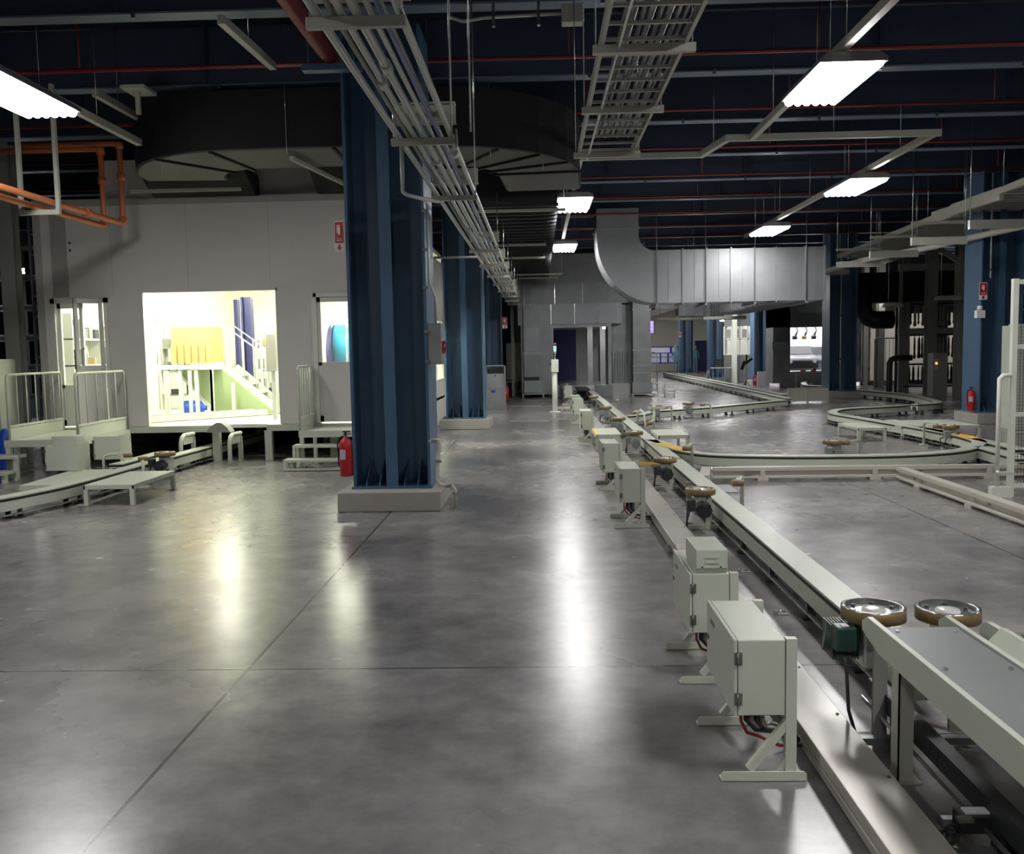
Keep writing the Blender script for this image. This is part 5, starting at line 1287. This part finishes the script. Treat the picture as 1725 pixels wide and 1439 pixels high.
# ================================================================== CAR OPENING (stainless portal, Y 37)
t = thing('car_portal', 'dark ducted portal around the bright opening with car bodies', 'duct portal', (12, 37, 0))
QY = 37.0
a = at(1302, 640, QY); L0 = at(1331, 600, QY)[0]; L1 = at(1397, 600, QY)[0]; R1 = at(1452, 600, QY)[0]
zt2 = at(1350, 551, QY)[2]; zb2 = at(1350, 626, QY)[2]
B(a[0], L0, QY, QY+1.2, .2, 3.2).build('left_duct', 'galvd', t); B(L1+.35, R1, QY, QY+1.2, .2, 3.2).build('right_duct', 'galvd', t)
B(a[0], R1, QY, QY+1.2, zt2, 3.6).build('header_duct', 'galvd', t); B(L0, L1+.35, QY+.1, QY+1.2, 0, zb2).build('sill', 'galvd', t)
B(a[0]-.06, L0-.1, QY-.12, QY, 1.55, 1.85).build('band', 'galv', t)
sx = at(1445, 600, 36)[0]
MB().tube([(sx-.9, 36.2, 3.05), (sx-.35, 36.2, 3.05), (sx-.12, 36.2, 2.95), (sx, 36.2, 2.7), (sx, 36.2, 1.0), (sx, 36.2, .35)], .22, 14).build('bright_bent_duct', 'steel', t)
# bright room behind
t = thing('body_shop_room', 'brightly lit room with car bodies seen through the portal', 'room', (12.5, 41, 0))
B(L0-.1, L1+1.6, 44.5, 44.6, 0, 4).build('rear_panel', 'paper', t); B(L0-.1, L0, QY+1.2, 44.5, 0, 4).build('side_panel', 'paper', t); B(L1+1.6, L1+1.7, QY+1.2, 44.5, 0, 4).build('side_panel', 'paper', t)
B(L0-.1, L1+1.6, QY+1.2, 44.5, 3.9, 4).build('ceiling_panel', 'paper', t)
for i, y in enumerate((38.8, 41, 43.5)):
    o = thing('body_shop_lamp', 'lamp in the bright car room, %s' % ['front', 'middle', 'rear'][i], 'ceiling lamp', ((L0+L1)/2, y, 3.2), 'lamps in the car room')
    for k in range(3): B(L0+.3+k*.9, L0+.45+k*.9, y, y+1.2, 3.0, 3.05).build('tube', 'lamp', o)
def car(x, y, label, s=1.0, z=.7, paint='carbody'):
    t = thing('car_shell', label, 'car body', (x, y, z), 'bare car bodies in the bright room')
    m = MB(); W_ = .82*s
    prof = [(0, .0), (.0, .38), (.12, .52), (.95, .66), (1.5, 1.12), (2.9, 1.12), (3.6, .75), (4.0, .7), (4.0, .0)]
    m.prism([(y+a_*s, z+b_*s) for a_, b_ in prof], 'x', x-W_, x+W_); m.build('shell', paint, t, .05)
    B(x-W_*.8, x+W_*.8, y-.02, y+.0, z+.14*s, z+.34*s).build('grille', 'black', t)
    for sx_ in (-1, 1):
        MB().cyl((x+sx_*W_*.72, y-.03, z+.36*s), (x+sx_*W_*.72, y, z+.36*s), .1*s, 14).build('headlight', 'paper', t)
        MB().cyl((x+sx_*(W_-.1), y+.7, z+.02), (x+sx_*(W_+.02), y+.7, z+.02), .27*s, 18).build('wheel_arch', 'black', t)
    mm = MB(); mm.prism([(y+1.02*s, z+.70*s), (y+1.5*s, z+1.08*s), (y+1.46*s, z+1.09*s), (y+.98*s, z+.71*s)], 'x', x-W_*.85, x+W_*.85); mm.build('windscreen', 'black', t)
    B(x-.6, x+.6, y+.5, y+3, z-.12, z-.0).build('carrier_skid', 'galvd', t)
    return t
car(at(1352, 600, 39.2)[0], 39.2, 'dark grey car body in front of the bright opening, left one', .85, .72, 'dark')
car(at(1388, 600, 41.5)[0], 41.8, 'pale lit car body at the right of the bright opening', .8, .72)
for i, px in enumerate((1340, 1356, 1372)):
    x = at(px, 620, 38.6)[0]; t = thing('robot_arm', 'silver hanging arm above the car bodies, %s' % ['left', 'middle', 'right'][i], 'robot arm', (x, 38.9, 1.8), 'hanging arms in the car room')
    MB().tube([(x, 39, 3.3), (x+.05, 39, 2.6), (x+.15, 38.9, 2.3), (x+.02, 38.8, 2.05)], .06, 10).build('arm', 'steel', t); MB().cyl((x-.08, 38.8, 2.02), (x+.1, 38.8, 2.02), .08, 12).build('head', 'wood' if i == 1 else 'dark', t)
t = thing('pallet_frame', 'low frame with red tipped clamps in front of the car opening', 'frame', ((L0+L1)/2, 36.6, 0))
m = MB(); m.box(L0, L1, 36.6, 36.7, .62, .68); m.box(L0+.1, L0+.15, 36.6, 36.65, 0, .62); m.box(L1-.15, L1-.1, 36.6, 36.65, 0, .62); m.build('frame', 'chan', t)
for k in range(3): B(L0+.3+k*.4, L0+.5+k*.4, 36.55, 36.6, .66, .72).build('red_clamp', 'fire', t)

# low barrier next to column R2
t = thing('low_barrier', 'low grey sheet barrier left of the second right column', 'barrier', (8.2, 27, 0))
a = at(1328, 655, 27.5); b = at(1393, 655, 27.5)
B(a[0], b[0], 27.5, 27.53, .05, .42).build('sheet', 'chan', t)
for f in (0, .5, 1): x = a[0]+(b[0]-a[0])*f; B(x-.03, x+.03, 27.46, 27.5, 0, .45).build('post', 'chan', t)
B(a[0], b[0], 27.46, 27.5, .42, .45).build('top_rail', 'chan', t)

# ================================================================== STEEL MEZZANINE at right
mz = [(1458, 651, .13), (1484, 654, .16), (1524, 662, .19), (1569, 664, .22), (1620, 669, .22)]
pts = []
for i, (px, py, wd) in enumerate(mz):
    x, y, _ = gp(px, py); pts.append((x, y))
    t = thing('rack_post', 'grey steel post of the storage frame, %s from the left' % ordn(i), 'post', (x, y, 0), 'grey posts of the storage frame')
    hw = wd*.72
    m = MB(); m.box(x-hw, x+hw, y, y+.03, .012, 5.2); m.box(x-hw, x+hw, y+.3, y+.33, .012, 5.2); m.box(x-.015, x+.015, y+.03, y+.3, .012, 5.2); m.build('post', 'darksteel', t)
    B(x-hw-.08, x+hw+.08, y-.08, y+.4, 0, .012).build('foot_plate', 'darksteel', t)
t = thing('rack_beams', 'horizontal grey beams tying the storage frame posts', 'beam', (12, 28, 2.3))
yb = 31.2
for z, h in ((2.0, .2), (4.1, .22)): B(12.0, 20, yb, yb+.15, z, z+h).build('beam', 'darksteel', t)
for z in (.2, .95, 1.95, 3.0): B(12.3, 20, 32.26, 32.34, z, z+.06).build('rack_rail', 'dark', t)
for x in (12.3, 14.9, 17.5, 19.94): B(x, x+.06, 32.26, 32.34, 0, 3.2).build('rack_upright', 'dark', t)
for x in (12.02, 19.9): B(x, x+.1, yb+.02, yb+.12, 0, 4.3).build('rack_upright', 'darksteel', t)
# stored dark parts in bays behind the posts
for r_, (z0, z1) in enumerate(((.25, .95), (1.15, 1.95), (2.25, 3.0))):
    for c_ in range(7):
        x = 12.6+c_*1.02
        t = thing('hanging_part_set', 'dark hanging parts in the storage frame, %s level, %s bay from the left' % (['bottom', 'middle', 'top'][r_], ordn(c_)), 'parts rack', (x, 32.2, z0), 'dark part sets in the storage frame')
        for k in range(6):
            xx = x+k*.15+random.uniform(-.03, .03); rr = random.uniform(.03, .055); zz = random.uniform(.0, .1)
            MB().lathe([(rr*.5, z0+zz), (rr*1.3, z0+zz+.05), (rr*.8, z0+.25), (rr, (z0+z1)/2), (rr*.7, z1-.1), (.015, z1-.05), (.012, z1)], (xx, 32.2, 0), 8).build('part', random.choice(['dark', 'black', 'dark', 'darksteel']), t)
        B(x-.06, x+.86, 32.15, 32.25, z1, z1+.05).build('hanging_bar', 'dark', t)
        if r_ == 0: B(x-.06, x+.86, 32.1, 32.25, z0-.06, z0).build('tray', 'dark', t)
t = thing('storage_back_wall', 'pale wall panels glimpsed behind the storage frame', 'panel', (14, 38, 0))
m = MB()
for x in (13.5, 15.0, 16.6, 18.2): m.box(x, x+1.0, 38, 38.1, .2, 2.9)
m.build('panel', 'hallwall', t)
o = thing('storage_lamp', 'dim lamp behind the storage frame', 'ceiling lamp', (14.5, 35.5, 3.4)); B(12.5, 19, 35.5, 35.6, 3.5, 3.54).build('tube', 'lampdim', o)
railing((12.4, 34.5), (13.6, 34.5), .02, 1.9, 'thin grey railing behind the storage frame posts', 8, 0, .02, 'chan')
# control box with orange lamp
x, y, _ = gp(1579, 668)
t = thing('distribution_cabinet', 'grey control cabinet with an orange lamp among the posts', 'cabinet', (x, y, 0)); B(x-.24, x+.22, y-.2, y+.2, 0, 1.38).build('casing', 'darksteel', t, .01); MB().cyl((x-.14, y-.23, 1.06), (x-.14, y-.2, 1.06), .03, 10).build('orange_lamp', 'rled', t)
B(x-.2, x-.08, y-.21, y-.2, .85, 1.2).build('panel_plate', 'chan', t)
# black bent pipes
t = thing('black_duct_pipe', 'black bent pipe standing before the storage frame', 'pipe', (13, 29, 0)); xx = at(1508, 640, 29)[0]
MB().tube([(xx+.7, 29.5, 1.25), (xx+.2, 29.5, 1.25), (xx+.06, 29.5, 1.2), (xx, 29.5, 1.08), (xx, 29.5, .2), (xx, 29.5, .0)], .09, 12).build('pipe_run', 'black', t)
t = thing('black_duct_pipe', 'large black insulated elbow left of the storage frame', 'pipe', (12, 31, 0)); xx = at(1462, 540, 31)[0]
MB().tube([(xx-.0, 31.5, 4.0), (xx, 31.5, 2.9), (xx+.1, 31.4, 2.6), (xx+.35, 31.3, 2.5), (xx+.9, 31.3, 2.5)], .3, 14).build('pipe_run', 'black', t)
B(xx-.2, xx+3.4, 31.6, 32.6, 3.1, 4.1).build('black_duct_box', 'insul', t)
# mezzanine tray / white hanging bars
t = thing('overhead_platform', 'slatted overhead cable platform at the upper right', 'cable tray', (10, 18, 4.0))
a0 = gp(1725, 306, 4.1); a1 = gp(1385, 440, 4.1)
pa = Vector(gp(1760, 292, 4.5)); pb = Vector(gp(1385, 443, 4.5))
MB().bar(pa, pb, .07, .12).build('edge_beam', 'chan', t)
m = MB()
for k in range(50):
    p = pa.lerp(pb, k/49); m.box(p.x+.05, p.x+2.2, p.y, p.y+.07, 4.44, 4.48)
m.build('slats', 'chan', t)
m = MB(); m.prism([(pa.x+.9, pa.y), (pa.x+2.3, pa.y), (pb.x+2.3, pb.y), (pb.x+.9, pb.y)], 'z', 4.50, 4.54); m.build('cable_bed', 'dark', t)
for px, py in ((1590, 364), (1624, 351), (1655, 340)):
    p = Vector(gp(px, py, 4.42)); B(p.x-.04, p.x+.04, p.y-.75, p.y+.55, 4.34, 4.58).build('outlet_box', 'chan', t, .01)
for f in (.1, .35, .6, .85): p = pa.lerp(pb, f); MB().cyl(p, (p.x, p.y, 6.05), .008, 5).build('hanger_rod', 'steel', t)
for i, (pa, pb, Y) in enumerate((((1632, 379), (1740, 379), 16.0), ((1535, 407), (1628, 408), 18.6), ((1465, 429), (1546, 430), 21.4), ((1409, 446), (1482, 446), 24.0), ((1386, 459), (1430, 459), 27.0),
                                 ((1536, 376), (1626, 376), 19.5), ((1466, 400), (1545, 400), 22.5), ((1409, 421), (1485, 421), 25.5))):
    a = at(*pa, Y); b = at(*pb, Y)
    t = thing('support_bar', 'pale crossbar under the overhead platform, %s' % ['nearest at the right edge', 'second low one', 'third low one with hanging ducts', 'fourth low one', 'farthest low one above the blue column', 'upper near one', 'upper middle one', 'upper far one'][i], 'support bar', (a[0], Y, a[2]), 'crossbars under the overhead platform')
    hh = .075 if i < 5 else .03
    B(a[0], b[0], Y-.04, Y+.04, a[2]-hh, a[2]+hh).build('bar', 'chan', t)
    m = MB(); m.cyl((a[0]+.02, Y, a[2]), (a[0]+.02, Y, 6.05), .008, 5); m.cyl((b[0]-.03, Y, a[2]), (b[0]-.03, Y, 6.05), .008, 5); m.build('hanger_rod', 'steel', t)
t = thing('sloping_conduit', 'pale round conduit resting on the overhead crossbars', 'pipe', (9.5, 20, 3.9))
MB().tube([(9.6, 14.5, 3.93), (9.3, 18.6, 3.93), (8.9, 21.4, 3.88), (8.3, 24.0, 3.85), (8.2, 27, 3.8)], .07, 10).build('pipe_run', 'chan', t)
for i, (px0, px1, py, Y) in enumerate(((1495, 1522, 517, 29.5), (1584, 1622, 505, 28.0))):
    a = at(px0, py, Y); b = at(px1, py-3, Y)
    t = thing('lamp_fixture', 'unlit pale lamp housing among the storage posts, %s' % ['left one', 'right one'][i], 'lamp', (a[0], Y, a[2]), 'unlit lamp housings at the storage frame')
    m = MB(); m.prism([(a[0], a[2]), (b[0], a[2]), (b[0]-.06, a[2]+.12), (a[0]+.06, a[2]+.12)], 'y', Y, Y+.5); m.build('housing', 'chan', t)
    m = MB(); m.cyl((a[0]+.1, Y+.2, a[2]+.12), (a[0]+.1, Y+.2, 6.05), .008, 5); m.build('hanger_rod', 'steel', t)
t = thing('diagonal_brace', 'grey diagonal brace at the top of the last storage post', 'brace', (14, 28, 4)); x, y = pts[4]
MB().bar((x-1.1, y+.1, 4.85), (x-.05, y+.1, 4.15), .12, .14).build('brace', 'darksteel', t)
